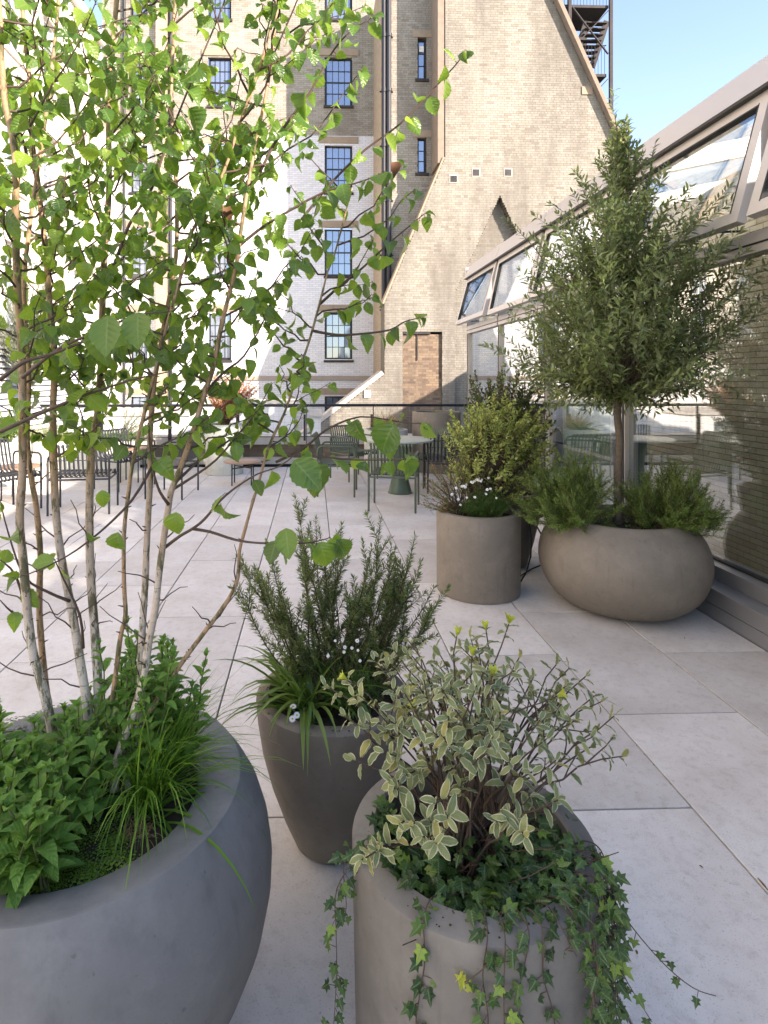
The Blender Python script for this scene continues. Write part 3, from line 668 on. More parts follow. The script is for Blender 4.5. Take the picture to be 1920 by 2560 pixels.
# ---- G: glass pavilion ---------------------------------------------------
XG = 2.80; YS = [10.66-1.80*i for i in range(8)]      # mullion lines
pav = thing('glass_pavilion', (XG, 4.5, 0), 'long glass pavilion with champagne metal frames and tilted-open top windows', 'pavilion')
fl = MB().box(XG+0.30, XW+0.26, -2.0, 10.8, -3.05, -3.0).build('floor', plain('pavilion_floor', (0.30,0.27,0.24), 0.4, nscale=2), pav)
MB().box(XG-0.2, XG+0.62, -2.0, 10.78, -0.30, 0.04).build('inner_ledge', plain('inner_ledge', (0.34,0.36,0.38), 0.4), pav)
for i in range(7):                                     # plinth cladding panels, two high
    y1, y0 = YS[i]-0.2, YS[i]-2.0
    MB().box(XG-0.223, XG-0.02, y0+0.004, y1-0.001, 0.002, 0.088).build('plinth_panel', MT['alud'], pav)
    MB().box(XG-0.225, XG-0.02, y0+0.004, y1-0.001, 0.0925, 0.178).build('plinth_panel', MT['alud'], pav)
    MB().box(XG-0.232, XG+0.02, y0+0.003, y1-0.001, 0.18, 0.195).build('sill_tray', MT['alud'], pav)
MB().box(XG-0.10, XG+0.08, -2.0, 10.76, 0.197, 0.29).build('bottom_rail', MT['alud'], pav)
MB().box(XG-0.02, XG+0.03, -2.0, 10.74, 0.291, 0.303).build('seal', MT['seal'], pav)
ZT0, ZT1, ZH, ZF = 2.33, 2.46, 3.31, 3.53
for i, y in enumerate(YS):
    MB().box(XG-0.045, XG+0.075, y-0.028, y+0.028, 0.291, ZH).build('mullion', MT['alu'], pav)
    MB().box(XG-0.052, XG-0.0455, y-0.011, y+0.011, 0.3, ZH-0.002).build('mullion_joint', MT['seal'], pav)
    MB().box(XG+0.076, XG+0.16, y-0.02, y+0.02, 0.05, 3.4).build('post', MT['pipe'], pav)
for i in range(7):
    y1, y0 = YS[i]-0.028, YS[i+1]+0.028
    MB().box(XG-0.06, XG+0.07, y0, y1, ZT0, ZT1).build('transom', MT['alu'], pav)
    MB().box(XG-0.064, XG-0.0605, y0, y1, ZT0+0.05, ZT0+0.062).build('transom_groove', MT['seal'], pav)
    MB().box(XG-0.006, XG+0.006, y0+0.002, y1-0.002, 0.303, ZT0-0.003).build('glass_pane', MT['glass'], pav)
    # fascia: sloping metal panel
    f = MB(); a, b = (XG-0.10, ZH+0.005), (XG-0.02, ZF)
    f.add([(a[0],y0-0.02,a[1]),(a[0],y1+0.02,a[1]),(b[0],y1+0.02,b[1]),(b[0],y0-0.02,b[1]),(XG+0.2,y0-0.02,a[1]),(XG+0.2,y1+0.02,a[1]),(XG+0.2,y1+0.02,b[1]),(XG+0.2,y0-0.02,b[1])],
          [(0,3,2,1),(4,5,6,7),(0,1,5,4),(3,7,6,2),(0,4,7,3),(1,2,6,5)])
    f.build('fascia_panel', MT['alu'], pav)
    MB().box(XG-0.104, XG-0.05, y0-0.02, y1+0.02, ZH-0.018, ZH+0.003).build('shadow_gap', MT['seal'], pav)
    # top-hung window, pushed open
    ang = R([15, 12, 14, 15, 16, 15, 15][i]); L = 0.84
    rootp = Vector((XG-0.03, 0, ZH-0.02)); dn = Vector((-math.sin(ang), 0, -math.cos(ang))); nr = Vector((-math.cos(ang), 0, math.sin(ang)))
    yy0, yy1 = y0+0.02, y1-0.02; fw = 0.075; s = MB()
    def seg(t0, t1, ya, yb, th=0.028): s.obox(rootp+dn*((t0+t1)/2)+Vector((0,(ya+yb)/2,0)), dn*((t1-t0)/2), Vector((0,(yb-ya)/2,0)), nr*th)
    seg(0, fw, yy0, yy1); seg(L-fw, L, yy0, yy1); seg(fw, L-fw, yy0, yy0+fw); seg(fw, L-fw, yy1-fw, yy1)
    sh = s.build('window_sash', MT['alu'], pav)
    s = MB(); seg(fw*0.9, L-fw*0.9, yy0+fw*.9, yy1-fw*.9, 0.006); s.build('pane', MT['glass2'], sh)
    s = MB(); seg(fw*0.9, L-fw*0.9, yy0+fw, yy0+fw+0.012, 0.0285); seg(fw*0.9, L-fw*0.9, yy1-fw-0.012, yy1-fw, 0.0285); seg(fw, fw+0.012, yy0+fw, yy1-fw, 0.0285); s.build('gasket', MT['seal'], sh)
    for q in (0.22, 0.78):
        yq = yy0+(yy1-yy0)*q; MB().box(XG-0.075, XG-0.045, yq-0.07, yq+0.07, ZH-0.012, ZH+0.012).build('hinge', MT['seal'], sh)
        a = rootp+dn*(L-0.04)-nr*0.03+Vector((0,yq,0)); MB().tube([a, (XG+0.02, yq, ZT1+0.06)], 0.008, 6).build('stay', MT['black'], sh)
MB().box(XG+0.01, XG+0.02, -2, 10.74, ZT1+0.002, ZH).build('upper_glass', glass_mat('upper_glass', (0.97,0.985,0.98), 0.02, 0.6), pav)
# glazed roof falling back to the wall, on rafters
for i, y in enumerate(YS):
    MB().bar((XG+0.2, y, ZF-0.10), (XW+0.2, y, 4.0), 0.06, 0.16).build('rafter', MT['alu'], pav)
MB().add([(XG+0.2,-2,ZF+0.01),(XW+0.2,-2,4.18),(XW+0.2,10.76,4.18),(XG+0.2,10.76,ZF+0.01)], [(0,1,2,3)]).build('roof_glass', glass_mat('roof_glass', (0.95,0.98,0.97), 0.03, 0.7), pav)
MB().box(XG+0.03, XW, 10.735, 10.747, 0.3, 3.5).build('end_glass', MT['glass'], pav)
MB().box(XG-0.05, XW+0.2, 10.73, 10.79, 3.36, 3.53).build('end_beam', MT['alu'], pav)
MB().box(XG+0.08, XW, 10.70, 10.78, 0.04, 0.29).build('end_rail', MT['alud'], pav)
# interior screen: back-painted green glass door in a white frame, dark panel beside it
gs = thing('green_glass_screen', (XG+0.55, 7.2, 0.04), 'pale green glass screen in a white frame inside the pavilion', 'screen')
gy0, gy1 = 6.62, 7.90
MB().box(XG+0.53, XG+0.545, gy0, gy1, 0.66, 1.72).build('panel', MT['gpanel'], gs); m = MB()
for (a, b, c_, d) in ((gy0-.03,gy0,0.045,1.76),(gy1,gy1+.03,0.045,1.76),(gy0,gy1,1.72,1.76),(gy0,gy1,0.62,0.66),(gy0,gy1,0.045,0.10)): m.box(XG+0.52, XG+0.555, a, b, c_, d)
m.build('frame', MT['white'], gs); MB().box(XG+0.53, XG+0.54, gy0, gy1, 0.10, 0.62).build('panel', plain('pale_green_glass', (0.45,0.58,0.52), 0.1), gs)
MB().box(XG+0.51, XG+0.57, gy1+0.03, gy1+0.40, 0.045, 1.8).build('jamb', plain('dark_jamb', (0.05,0.055,0.07), 0.5), gs)

# ---- H: end of the terrace: parapet, railing, lower roofs beyond ---------
par_ = thing('brick_parapet', (-1.5, 10.8, -0.3), 'low dark brick parapet with pale coping at the terrace end', 'wall')
brickwork(par_, 'Y', 10.78, -9.0, 5.4, 0.13, 0.36, lambda xs, z: xs < 5.4, MT['bb'], MT['mortar_d'], depth=0.3, n_ind=180, key=lambda x, z: abs(x+1.0), seed=20, bond=False)
MB().box(-9, 5.4, 10.70, 11.2, 0.362, 0.50).build('coping', MT['pale'], par_)
MB().box(-9, 5.4, 10.66, 10.78, 0.02, 0.128).build('ledge', MT['pale'], par_)
MB().box(-9, 5.4, 10.74, 11.1, -0.6, 0.018).build('base', MT['black'], par_)  # black colour stands in for shade in the recess under the ledge
MB().box(-9, 5.4, 10.46, 10.72, -0.30, -0.05).build('gutter', MT['black'], floor)
rail = thing('terrace_railing', (-1.0, 10.5, 0), 'long black metal railing along the far end of the terrace', 'railing')
YR = 10.58; ztop = onY(960, 1013, YR).z; zlow = onY(960, 1091, YR).z
MB().tube([(-8.5, YR, ztop), (4.6, YR, ztop)], 0.026, 10).build('top_rail', MT['black'], rail, True, 40)
MB().tube([(-8.5, YR, zlow), (4.6, YR, zlow)], 0.008, 6).build('lower_rail', MT['black'], rail, True)
xp = onY(766, 1013, YR).x
for k in range(-7, 4):
    x = xp+1.18*k
    MB().box(x-0.006, x+0.006, YR-0.03, YR+0.03, -0.05, ztop-0.02).build('post', MT['black'], rail)
    MB().box(x-0.05, x-0.012, YR-0.02, YR+0.02, ztop-0.62, ztop-0.16).build('bracket', MT['black'], rail)
mesh_ = MB()
for i in range(0, 130): x = -8.4+i*0.1; mesh_.box(x-.0012, x+.0012, YR-.0012, YR+.0012, zlow, ztop)
for j in range(5): z = zlow+0.1*(j+0.5); mesh_.box(-8.4, 4.6, YR-.001, YR+.001, z-.0012, z+.0012)
mesh_.build('wire_mesh', MT['alud'], rail, kind='stuff')
for (u0, u1, v0, v1, Y, lab) in ((480,735,1012,1140,14.0,'long white rendered box beyond the railing left of centre'),(777,802,1043,1140,14.0,'small white rendered block below the foot of the sloping coping'),(120,470,1040,1150,13.0,'white rendered roof box behind the left-hand chairs')):
    a, b = onY(u0, v1, Y), onY(u1, v0, Y); o = MB(); o.box(a.x, b.x, Y, Y+2.5, -3, b.z)
    t = thing('roof_box', ((a.x+b.x)/2, Y, -3), lab, 'roof box', 'white roof boxes beyond the railing'); o.build('wall', MT['render'], t); MB().box(a.x-0.05, b.x+0.05, Y-0.05, Y+2.55, b.z+0.002, b.z+0.05).build('cap', MT['pale'], t)
lr = MB().box(-9, 9, 11.25, 18.9, -0.9, -0.35).build('lower_roof', MT['render']); lr['kind'] = 'structure'

# ---- I: white louvred plant screen on the left ---------------------------
lv = thing('louvred_screen', (-4.6, 11.4, 0), 'white louvred screen of horizontal slats on the far left', 'screen', None)
lx = -4.75; ly0, ly1 = 8.6, 13.3
sm = MB(); ca, sa = math.cos(R(40)), math.sin(R(40)); sm.obox((0,0,0), (0,(ly1-ly0)/2,0), Vector((sa,0,-ca))*0.055, Vector((ca,0,sa))*0.006); sme = sm.mesh('slat'); sme.materials.append(MT['slat'])
for i in range(21): link('slat', sme, lv, basis=Matrix.Translation((lx, (ly0+ly1)/2, 0.42+i*0.095)))
MB().box(lx-0.12, lx-0.10, ly0, ly1, -0.02, 2.4).build('backing', MT['inside'], lv)
for y in (ly0, (ly0+ly1)/2, ly1): MB().box(lx-0.09, lx-0.05, y-0.03, y+0.03, 0.0, 2.45).build('post', MT['alud'], lv)

# ---- J: fire escape behind the buttress ----------------------------------
fe = thing('fire_escape', (9.0, 21.5, -3), 'rusty iron fire escape stair standing behind the top of the buttress', 'fire escape')
YF = 21.6
def F(u, v, dy=0.0): p = onY(u, v, YF); p.y += dy; return p
def fbar(name, a, b, wd=0.10, th=0.10): return MB().bar(a, b, wd, th).build(name, MT['rust'], fe)
for (u, dy) in ((1527,0),(1424,0),(1512,1.6),(1412,1.6)):
    x = F(u, 0).x; MB().box(x-0.055, x+0.055, YF+dy-0.055, YF+dy+0.055, -3, 16.0).build('post', MT['rust'], fe)
for (v, u0, u1) in ((8,1385,1527),(182,1462,1522)):
    a, b = F(u0, v), F(u1, v); MB().box(a.x, b.x-0.06, YF+0.06, YF+1.54, a.z-0.10, a.z).build('landing', MT['rust'], fe)
    z = a.z+1.05; MB().tube([(a.x, YF+0.08, z), (b.x-0.06, YF+0.08, z)], 0.018, 6).build('handrail', MT['rust'], fe)
    n = int((b.x-a.x)/0.12); bm_ = MB()
    for i in range(n): x = a.x+0.05+i*0.12; bm_.tube([(x, YF+0.08, a.z), (x, YF+0.08, z)], 0.009, 5)
    bm_.build('balusters', MT['rust'], fe, kind='stuff')
fbar('brace', F(1431,18), F(1520,135), 0.07, 0.03); fbar('brace', F(1525,22), F(1440,112), 0.07, 0.03); fbar('brace', F(1519,198), F(1488,232), 0.07, 0.03)
p0, p1 = F(1445,150,0.5), F(1483,32,0.5)
for sx_ in (0.0, 0.75): fbar('stringer', p0+Vector((sx_,0,0)), p1+Vector((sx_,0,0)), 0.05, 0.22)
for i in range(8):
    q = p0.lerp(p1, (i+0.5)/8); MB().box(q.x, q.x+0.75, q.y-0.12, q.y+0.12, q.z-0.02, q.z+0.02).build('tread', MT['rust'], fe)
# ================================================================== PLANTERS
def cam(xc, Z, z=0.0): p = FWD*Z + RGT*xc; return Vector((p.x, p.y, z))      # camera-aligned floor coordinates
def planter(loc, prof, mat, label, soil_r, soil_z, group=None, n=72):
    t = thing('planter', loc, label, 'planter', group)
    MB().lathe(prof, n, loc, cap0=True, cap1=False).build('body', mat, t, True, 38)
    s = MB(); rs = random.Random(int(loc[0]*100)+7); nn_ = 28; rings = 5
    vs = [(loc[0], loc[1], loc[2]+soil_z)]
    for i in range(1, rings+1):
        for k in range(nn_):
            a = 2*math.pi*k/nn_; r = soil_r*i/rings; vs.append((loc[0]+r*math.cos(a), loc[1]+r*math.sin(a), loc[2]+soil_z+rs.uniform(-.008,.008)))
    fs = [(0, 1+k, 1+(k+1) % nn_) for k in range(nn_)]
    for i in range(rings-1):
        for k in range(nn_): fs.append((1+i*nn_+k, 1+(i+1)*nn_+k, 1+(i+1)*nn_+(k+1) % nn_, 1+i*nn_+(k+1) % nn_))
    s.add(vs, fs).build('soil', MT['soil'], t, True); return t
def cyl_prof(Rr, H, lip=0.045, rb=None, slope=0.0):
    rb = rb or Rr
    return [(rb-0.012,0.0),(rb-0.003,0.004),(rb,0.014),(Rr,H-0.012),(Rr-0.003,H-0.004),(Rr-0.010,H-slope*0.0),(Rr-lip+0.006,H+slope),(Rr-lip,H-0.006+slope),(Rr-lip-0.004,H-0.14)]
def bowl_prof(rb, rm, rr, H, lip):
    pts = []; zb = 0.53*H
    for i in range(15):
        a = -math.pi/2*0.86 + (math.pi/2*0.86+0.93)*i/14
        pts.append((a, math.cos(a), math.sin(a)))
    c0, s0 = pts[0][1], pts[0][2]; s1 = pts[-1][2]; c1 = pts[-1][1]; out = [(rb-0.02, 0.0)]
    for a, c, s in pts:
        z = (s-s0)/(s1-s0)*(H-0.012)
        r = rm*c if False else (rb+(rm-rb)*(c-c0)/(1-c0) if s < 0 else rr+(rm-rr)*(c-c1)/(1-c1))
        out.append((r, z+0.004))
    out += [(rr-0.004,H-0.003),(rr-0.012,H),(rr-lip,H),(rr-lip-0.006,H-0.008),(rr-lip-0.02,H-0.14)]
    return out

P_birch = cam(-0.60, 1.42); P_vase = cam(0.0, 2.04); P_var = cam(0.312, 1.345); P_cyl = cam(1.066, 4.40); P_ol = cam(1.98, 4.12); P_dk = cam(1.42, 5.05)
# near-left bowl with a broad chamfered rim
bp = []
for r_, z_ in ((0.22,0.0),(0.245,0.006),(0.30,0.05),(0.355,0.11),(0.405,0.18),(0.437,0.26),(0.453,0.34),(0.455,0.40),(0.447,0.46),(0.428,0.52),(0.403,0.565),(0.385,0.590),(0.379,0.5985),(0.374,0.6000),(0.284,0.576),(0.279,0.573),(0.276,0.566),(0.272,0.47)): bp.append((r_, z_))
planter(P_birch, bp, MT['grey'], 'large rounded grey bowl planter in the near left corner under the birch', 0.274, 0.545, n=96)
planter(P_vase, [(0.115,0),(0.128,0.006),(0.165,0.09),(0.205,0.20),(0.235,0.31),(0.251,0.41),(0.257,0.475),(0.256,0.487),(0.249,0.494),(0.240,0.497),(0.216,0.497),(0.210,0.490),(0.206,0.36)], MT['dark'], 'dark tapered vase planter between the two nearest pots', 0.209, 0.45)
planter(P_var, cyl_prof(0.268, 0.535, 0.055, 0.258, 0.010), MT['ash'], 'taupe cylinder planter in the foreground draped with ivy', 0.214, 0.475, n=96)
planter(P_cyl, cyl_prof(0.302, 0.59, 0.045, 0.298), MT['taupe'], 'straight taupe cylinder planter with white daisies', 0.257, 0.54)
planter(P_ol, bowl_prof(0.30, 0.540, 0.40, 0.605, 0.035), MT['taupe'], 'wide round taupe bowl planter with the olive tree by the glass', 0.362, 0.55)
planter(P_dk, [(0.19,0),(0.205,0.006),(0.26,0.2),(0.31,0.42),(0.335,0.60),(0.325,0.612),(0.29,0.612),(0.285,0.60),(0.28,0.48)], MT['dark'], 'dark tapered planter half hidden behind the daisy cylinder', 0.282, 0.56)
P1 = cam((1091-CX)/FPX*10.05, 10.05); planter(P1, cyl_prof(0.40, 0.985, 0.05), MT['taupe'], 'tall pale cylinder planter behind the green chairs', 0.35, 0.93)
P2 = cam((965-CX)/FPX*9.95, 9.95); planter(P2, cyl_prof(0.36, 0.70, 0.05), MT['cream'], 'mid-height cream planter with ornamental grass behind the green table', 0.31, 0.65)
P3 = cam((561-CX)/FPX*9.75, 9.75); planter(P3, cyl_prof(0.30, 0.80, 0.04), MT['cream'], 'pale cream cylinder planter with the red-leaved shrub', 0.26, 0.75)
P4 = cam((20-CX)/FPX*8.9, 8.9); planter(P4, cyl_prof(0.36, 0.62, 0.05), MT['cream'], 'cream round planter at the far left edge', 0.31, 0.57)
P5 = cam((190-CX)/FPX*9.6, 9.6)
tr = thing('planting_trough', P5, 'long cream planting trough behind the dark chairs on the left', 'planter')
MB().box(P5.x-0.95, P5.x+0.95, P5.y-0.22, P5.y-0.18, 0, 0.55).box(P5.x-0.95, P5.x+0.95, P5.y+0.18, P5.y+0.22, 0, 0.55).box(P5.x-0.95, P5.x-0.91, P5.y-0.18, P5.y+0.18, 0, 0.55).box(P5.x+0.91, P5.x+0.95, P5.y-0.18, P5.y+0.18, 0, 0.55).build('body', MT['cream'], tr)
MB().box(P5.x-0.91, P5.x+0.91, P5.y-0.18, P5.y+0.18, 0.3, 0.5).build('soil', MT['soil'], tr)
# irrigation hose by the daisy cylinder
hs = thing('irrigation_hose', at(1320,1440,4.75), 'thin black irrigation hose looping behind the daisy cylinder', 'hose')
MB().tube([at(1322,1302,4.55), at(1328,1345,4.5), at(1327,1390,4.5), at(1316,1430,4.45), flo(1297,1462,0.008)], 0.006, 6).build('hose_run', MT['cable'], hs, True)
MB().tube([flo(1300,1440,0.008), flo(1330,1422,0.008), at(1357,1411,4.72)], 0.006, 6).build('hose_run', MT['cable'], hs, True)
MB().tube([at(1340,1312,4.7), at(1362,1352,4.62)], 0.006, 6).build('hose_run', MT['cable'], hs, True)

# ================================================================== FURNITURE
cm_ = {}
def chair_meshes(kind):
    if kind in cm_: return cm_[kind]
    mat = MT['chairg'] if kind == 'g' else MT['chairk']; W = 0.27 if kind == 'g' else 0.33; D = 0.24; A = 0.655; r = 0.0125; out = []
    def add(name, m, smooth=True): me = m.mesh(name, smooth, 40); me.materials.append(mat); out.append((name, me))
    for s in (-1, 1):
        for yf in (-1, 1): add('leg', MB().tube([(s*W, yf*D, 0), (s*W, yf*D, A-0.06)], r, 8))
        pts = [(s*W, -D, A-0.06)]
        for k in range(1, 5): a = k/4*math.pi/2; pts.append((s*W, -D+0.06*(1-math.cos(a)), A-0.06+0.06*math.sin(a)))
        for k in range(0, 5): a = k/4*math.pi/2; pts.append((s*W, D-0.06*(1-math.sin(a)), A-0.06+0.06*math.cos(a)))
        add('armrest', MB().tube(pts, r, 8))
    for y, z in ((D, 0.40), (-D, 0.40)): add('crossbar', MB().tube([(-W, y, z), (W, y, z)], r*0.9, 8))
    for s in (-1, 1): add('side_rail', MB().tube([(s*W, -D, 0.40), (s*W, D, 0.40)], r*0.9, 8))
    prof = [(0.245,0.385),(0.262,0.405),(0.262,0.428),(0.245,0.444),(0.18,0.448),(0.05,0.432),(-0.08,0.418),(-0.17,0.425),(-0.215,0.455),(-0.24,0.53),(-0.265,0.64),(-0.285,0.74),(-0.298,0.785),(-0.315,0.80),(-0.332,0.792),(-0.338,0.77)]
    ns = 13; sw = 0.0115; 
    for k in range(ns):
        x = -W+0.035+(2*W-0.07)*k/(ns-1); m = MB(); vs = []; fs = []
        for i, (y, z) in enumerate(prof):
            a = Vector((0, *prof[max(i-1,0)])); b = Vector((0, *prof[min(i+1,len(prof)-1)])); t = (b-a).normalized(); n = Vector((0, -t.z, t.y))*0.0035
            for dx_, dn_ in ((-sw,-1),(sw,-1),(sw,1),(-sw,1)): vs.append((x+dx_, y+n.y*dn_, z+n.z*dn_))
        for i in range(len(prof)-1):
            for q in range(4): fs.append((i*4+q, i*4+(q+1) % 4, i*4+4+(q+1) % 4, i*4+4+q))
        fs += [(3,2,1,0), tuple(len(prof)*4-4+q for q in range(4))]; m.add(vs, fs); add('slat', m, False)
    for y, z in ((0.15,0.436),(-0.12,0.408),(-0.268,0.62)): add('slat_rail', MB().bar((-W+0.002, y, z), (W-0.002, y, z), 0.016, 0.008))
    cm_[kind] = out; return out
def chair(p, face, kind, label, group):
    t = thing('armchair', p, label, 'chair', group); t.rotation_euler = (0, 0, math.atan2(-face[0], face[1]))
    M = t.matrix_basis.copy() if False else (Matrix.Translation(p) @ Euler((0,0,math.atan2(-face[0], face[1]))).to_matrix().to_4x4())
    for nm, me in chair_meshes(kind):
        o = bpy.data.objects.new(nm, me); COL.objects.link(o); o.parent = t
gg = 'green slatted armchairs round the pedestal table'; gk = 'dark slatted armchairs on the left of the terrace'
chair(cam(0.07, 8.08), (1.0, -0.12), 'g', 'green slatted armchair left of the pedestal table, seen from its side', gg)
chair(cam(0.33, 9.25), (0.55, -0.85), 'g', 'green slatted armchair behind the table, turned towards the camera', gg)
chair(cam(0.735, 7.16), (0.24, 0.97), 'g', 'green slatted armchair nearest the camera with its back turned', gg)
chair(cam(1.36, 8.75), (-0.93, -0.45), 'g', 'green slatted armchair right of the table, half hidden by a birch leaf', gg)
chair(cam(1.62, 8.25), (0.1, 1.0), 'k', 'dark armchair almost hidden behind the golden shrub', gk)
chair(cam(-3.82, 6.95), (0.9, -0.45), 'k', 'dark slatted armchair cut off by the left edge', gk)
chair(cam(-2.90, 7.02), (-0.12, 1.0), 'k', 'dark slatted armchair behind the birch stems with its back turned', gk)
chair(cam(-2.95, 8.55), (0.85, -0.5), 'k', 'dark slatted armchair by the trough, facing right', gk)
chair(cam(-2.12, 7.98), (-0.98, 0.12), 'k', 'dark slatted armchair facing left, between trough and red shrub', gk)
pt = cam((1000-CX)/FPX*8.1, 8.1)
tb = thing('pedestal_table', pt, 'round table with green conical pedestal and pale top', 'table')
MB().lathe([(0.165,0),(0.165,0.012),(0.155,0.02),(0.115,0.18),(0.09,0.30),(0.085,0.36),(0.10,0.52),(0.135,0.70)], 40, pt).build('pedestal', MT['tgreen'], tb, True, 40)
MB().lathe([(0.44,0.702),(0.45,0.708),(0.45,0.724),(0.44,0.73)], 48, pt).build('table_top', MT['ttop'], tb, True, 40)
def low_table(p, r, h, label):
    t = thing('side_table', p, label, 'table', 'low round side tables')
    MB().lathe([(r-.005,h-.018),(r,h-.013),(r,h-.004),(r-.005,h)], 40, p).build('table_top', MT['wood'], t, True, 40)
    for k in range(4):
        a = math.pi/4+k*math.pi/2; x, y = p.x+math.cos(a)*r*0.7, p.y+math.sin(a)*r*0.7; MB().tube([(x,y,0),(x,y,h-.0185)], 0.010, 8).build('leg', MT['chairk'], t, True)
    MB().bar((p.x-r*.5, p.y-r*.5, h*0.72), (p.x+r*.5, p.y+r*.5, h*0.72), 0.016, 0.016).bar((p.x+r*.5, p.y-r*.5, h*0.745), (p.x-r*.5, p.y+r*.5, h*0.745), 0.016, 0.016).build('cross_brace', MT['chairk'], t)
low_table(cam((607-CX)/FPX*8.75, 8.75), 0.28, 0.34, 'low round side table standing before the red shrub planter')
low_table(cam((330-CX)/FPX*9.0, 9.0), 0.26, 0.50, 'round wooden-topped side table between the dark armchairs')
low_table(cam((45-CX)/FPX*7.7, 7.7), 0.28, 0.42, 'round terracotta-topped table beside the far left armchair')

# ================================================================== PLANT HELPERS
rz = random.Random(11)
def rv(rnd, s=1.0): 
    while True:
        v = Vector((rnd.uniform(-1,1), rnd.uniform(-1,1), rnd.uniform(-1,1)))
        if 0.05 < v.length <= 1: return v.normalized()*s
def curve(a, b, sag=0.0, n=6, rnd=None, wob=0.0, up=None):
    """points from a to b; up = initial direction length (Vector) to bend from"""
    a, b = Vector(a), Vector(b); c = (a+b)/2 + Vector((0,0,-sag)) if up is None else a+up; P = []
    for i in range(n+1):
        t = i/n; p = a*(1-t)**2 + c*2*t*(1-t) + b*t*t
        if rnd and 0 < i < n: p += rv(rnd, wob)
        P.append(p)
    return P
def along(P, d):
    """point + tangent at arc length d"""
    for i in range(len(P)-1):
        L = (P[i+1]-P[i]).length
        if d <= L or i == len(P)-2:
            t = max(0, min(1, d/max(L, 1e-6))); return P[i].lerp(P[i+1], t), (P[i+1]-P[i]).normalized()
        d -= L
def plen(P): return sum((P[i+1]-P[i]).length for i in range(len(P)-1))
def foliage(root, tpls, mat, items, n_ind=0, name='foliage', leafname='leaf', cam_key=True):
    """items: (matrix, template). The n_ind nearest in view are objects, the rest one mesh"""
    if n_ind:
        def key(it):
            p = it[0].translation; d = p-Vector((0,0,CAM_H)); Z = d.dot(FWD)
            if Z < 0.1: return 1e9
            u, v = CX+FPX*d.dot(RGT)/Z, HY-FPX*d.z/Z
            return Z/ it[0].col[1].length + (1e6 if not (0 < u < 1920 and 0 < v < 2560) else 0)
        items = sorted(items, key=key); big, items = items[:n_ind], items[n_ind:]
        mes = [tpl_mesh(leafname, t, mat) for t in tpls]
        for m, k in big: link(leafname, mes[k], root, basis=m)
    if items:
        me = scatter_mesh(name, tpls, [i[0] for i in items], [i[1] for i in items]); link(name, me, root, mat, kind='stuff')
ov = lambda t: math.sin(math.pi*min(1, t**0.62))**0.85 if t < 1 else 0.0
T_birch = [leaf_tpl(14, 0.68+0.05*k, lambda t: max(0.0, math.sin(math.pi*min(1,t)**0.74))**0.82*(1-0.25*t**3), serr=0.05, fold=[0.25,0.55,0.35,0.7][k], curl=[0.15,0.40,-0.15,0.60][k], wave=0.018, seed=k) for k in range(4)]
T_lance = [leaf_tpl(3, 0.26, lambda t: math.sin(math.pi*t**0.8)**0.8 if 0 < t < 1 else 0.0, fold=0.3, curl=c_, seed=3) for c_ in (0.08, 0.25, -0.1)]
T_vari = [leaf_tpl(9, 0.42, lambda t: max(0.02, math.sin(math.pi*t**0.95)**0.62) if 0 < t < 1 else 0.02, fold=0.22*f_, curl=c_, wave=0.028, seed=5+i) for i, (f_, c_) in enumerate(((1,0.2),(1.5,0.42),(-0.6,0.12),(1,-0.15)))]
T_mint = [leaf_tpl(8, 0.52, lambda t: math.sin(math.pi*t**0.78)**0.8 if 0 < t < 1 else 0.02, serr=0.05, fold=f_, curl=c_, wave=0.015, seed=2+i) for i, (f_, c_) in enumerate(((0.5,0.25),(0.35,0.5),(0.6,0.1)))]
T_oval = [leaf_tpl(3, 0.50, lambda t: math.sin(math.pi*t**0.85)**0.7 if 0 < t < 1 else 0.0, fold=0.3, curl=c_, seed=1) for c_ in (0.1, 0.3)]
T_needle = [(np.array([(0,0,0),(-.10,.45,.03),(0,1,-.06*c_),(.10,.45,.03)], dtype=np.float32), np.array([(0,3,2),(0,2,1)], dtype=np.int32), np.array([(.5,0),(0,.5),(.5,1),(1,.5)], dtype=np.float32)) for c_ in (0, 2)]
def ivy_tpl(k):
    o = [(0,0),(.16,-.13),(.46,-.02),(.30,.20),(.52,.46),(.20,.50),(.12,.74),(0,1.05)]
    o = o + [(-x, y) for x, y in reversed(o[1:-1])]; V = [(0,.30,.05)]
    for i, (x, y) in enumerate(o): V.append((x*(1+.12*math.sin(k*3+i)), y, -0.10*abs(x)*(1+k*.5)-0.06*y*y + .02*math.sin(i*2+k)))
    F = [(0, 1+i, 1+(i+1) % len(o)) for i in range(len(o))]; F = [(a, b, c_) for a, b, c_ in F]
    UV = [(.5, .3)]+[(.5+x*.9, max(0, min(1, y))) for x, y in o]
    return np.array(V, dtype=np.float32), np.array(F, dtype=np.int32), np.array(UV, dtype=np.float32)
T_ivy = [ivy_tpl(k) for k in range(3)]
def strap(root, base, d, L, wd, droop, mat, rnd, name='blade', n=8, into=None):
    """one arching strap leaf"""
    d = Vector(d).normalized(); p = Vector(base); side = d.cross(Vector((0,0,1))); 
    if side.length < 1e-3: side = Vector((1,0,0))
    side.normalize(); vs = []; uv = []; fs = []
    for i in range(n+1):
        t = i/n; wv = wd*(0.75+0.5*t if t < .4 else 0.95)*max(0.03, (1-t**3.2)); nrm = side.cross(d)
        for s in (-1, 0, 1): vs.append(p+side*(s*wv/2)+nrm*(abs(s)*wv*0.18)); uv.append((.5+.5*s, t))
        d = (d+Vector((0,0,-droop*(0.4+1.8*t)/n))+rv(rnd, 0.02)).normalized(); p = p+d*(L/n)
    for i in range(n):
        for k in (0, 1): fs.append((i*3+k, i*3+k+1, i*3+k+4, i*3+k+3))
    if into is not None: into.add(vs, fs, uv); return
    m = MB(); m.add(vs, fs, uv); return m.build(name, mat, root, True)
fm_ = {}
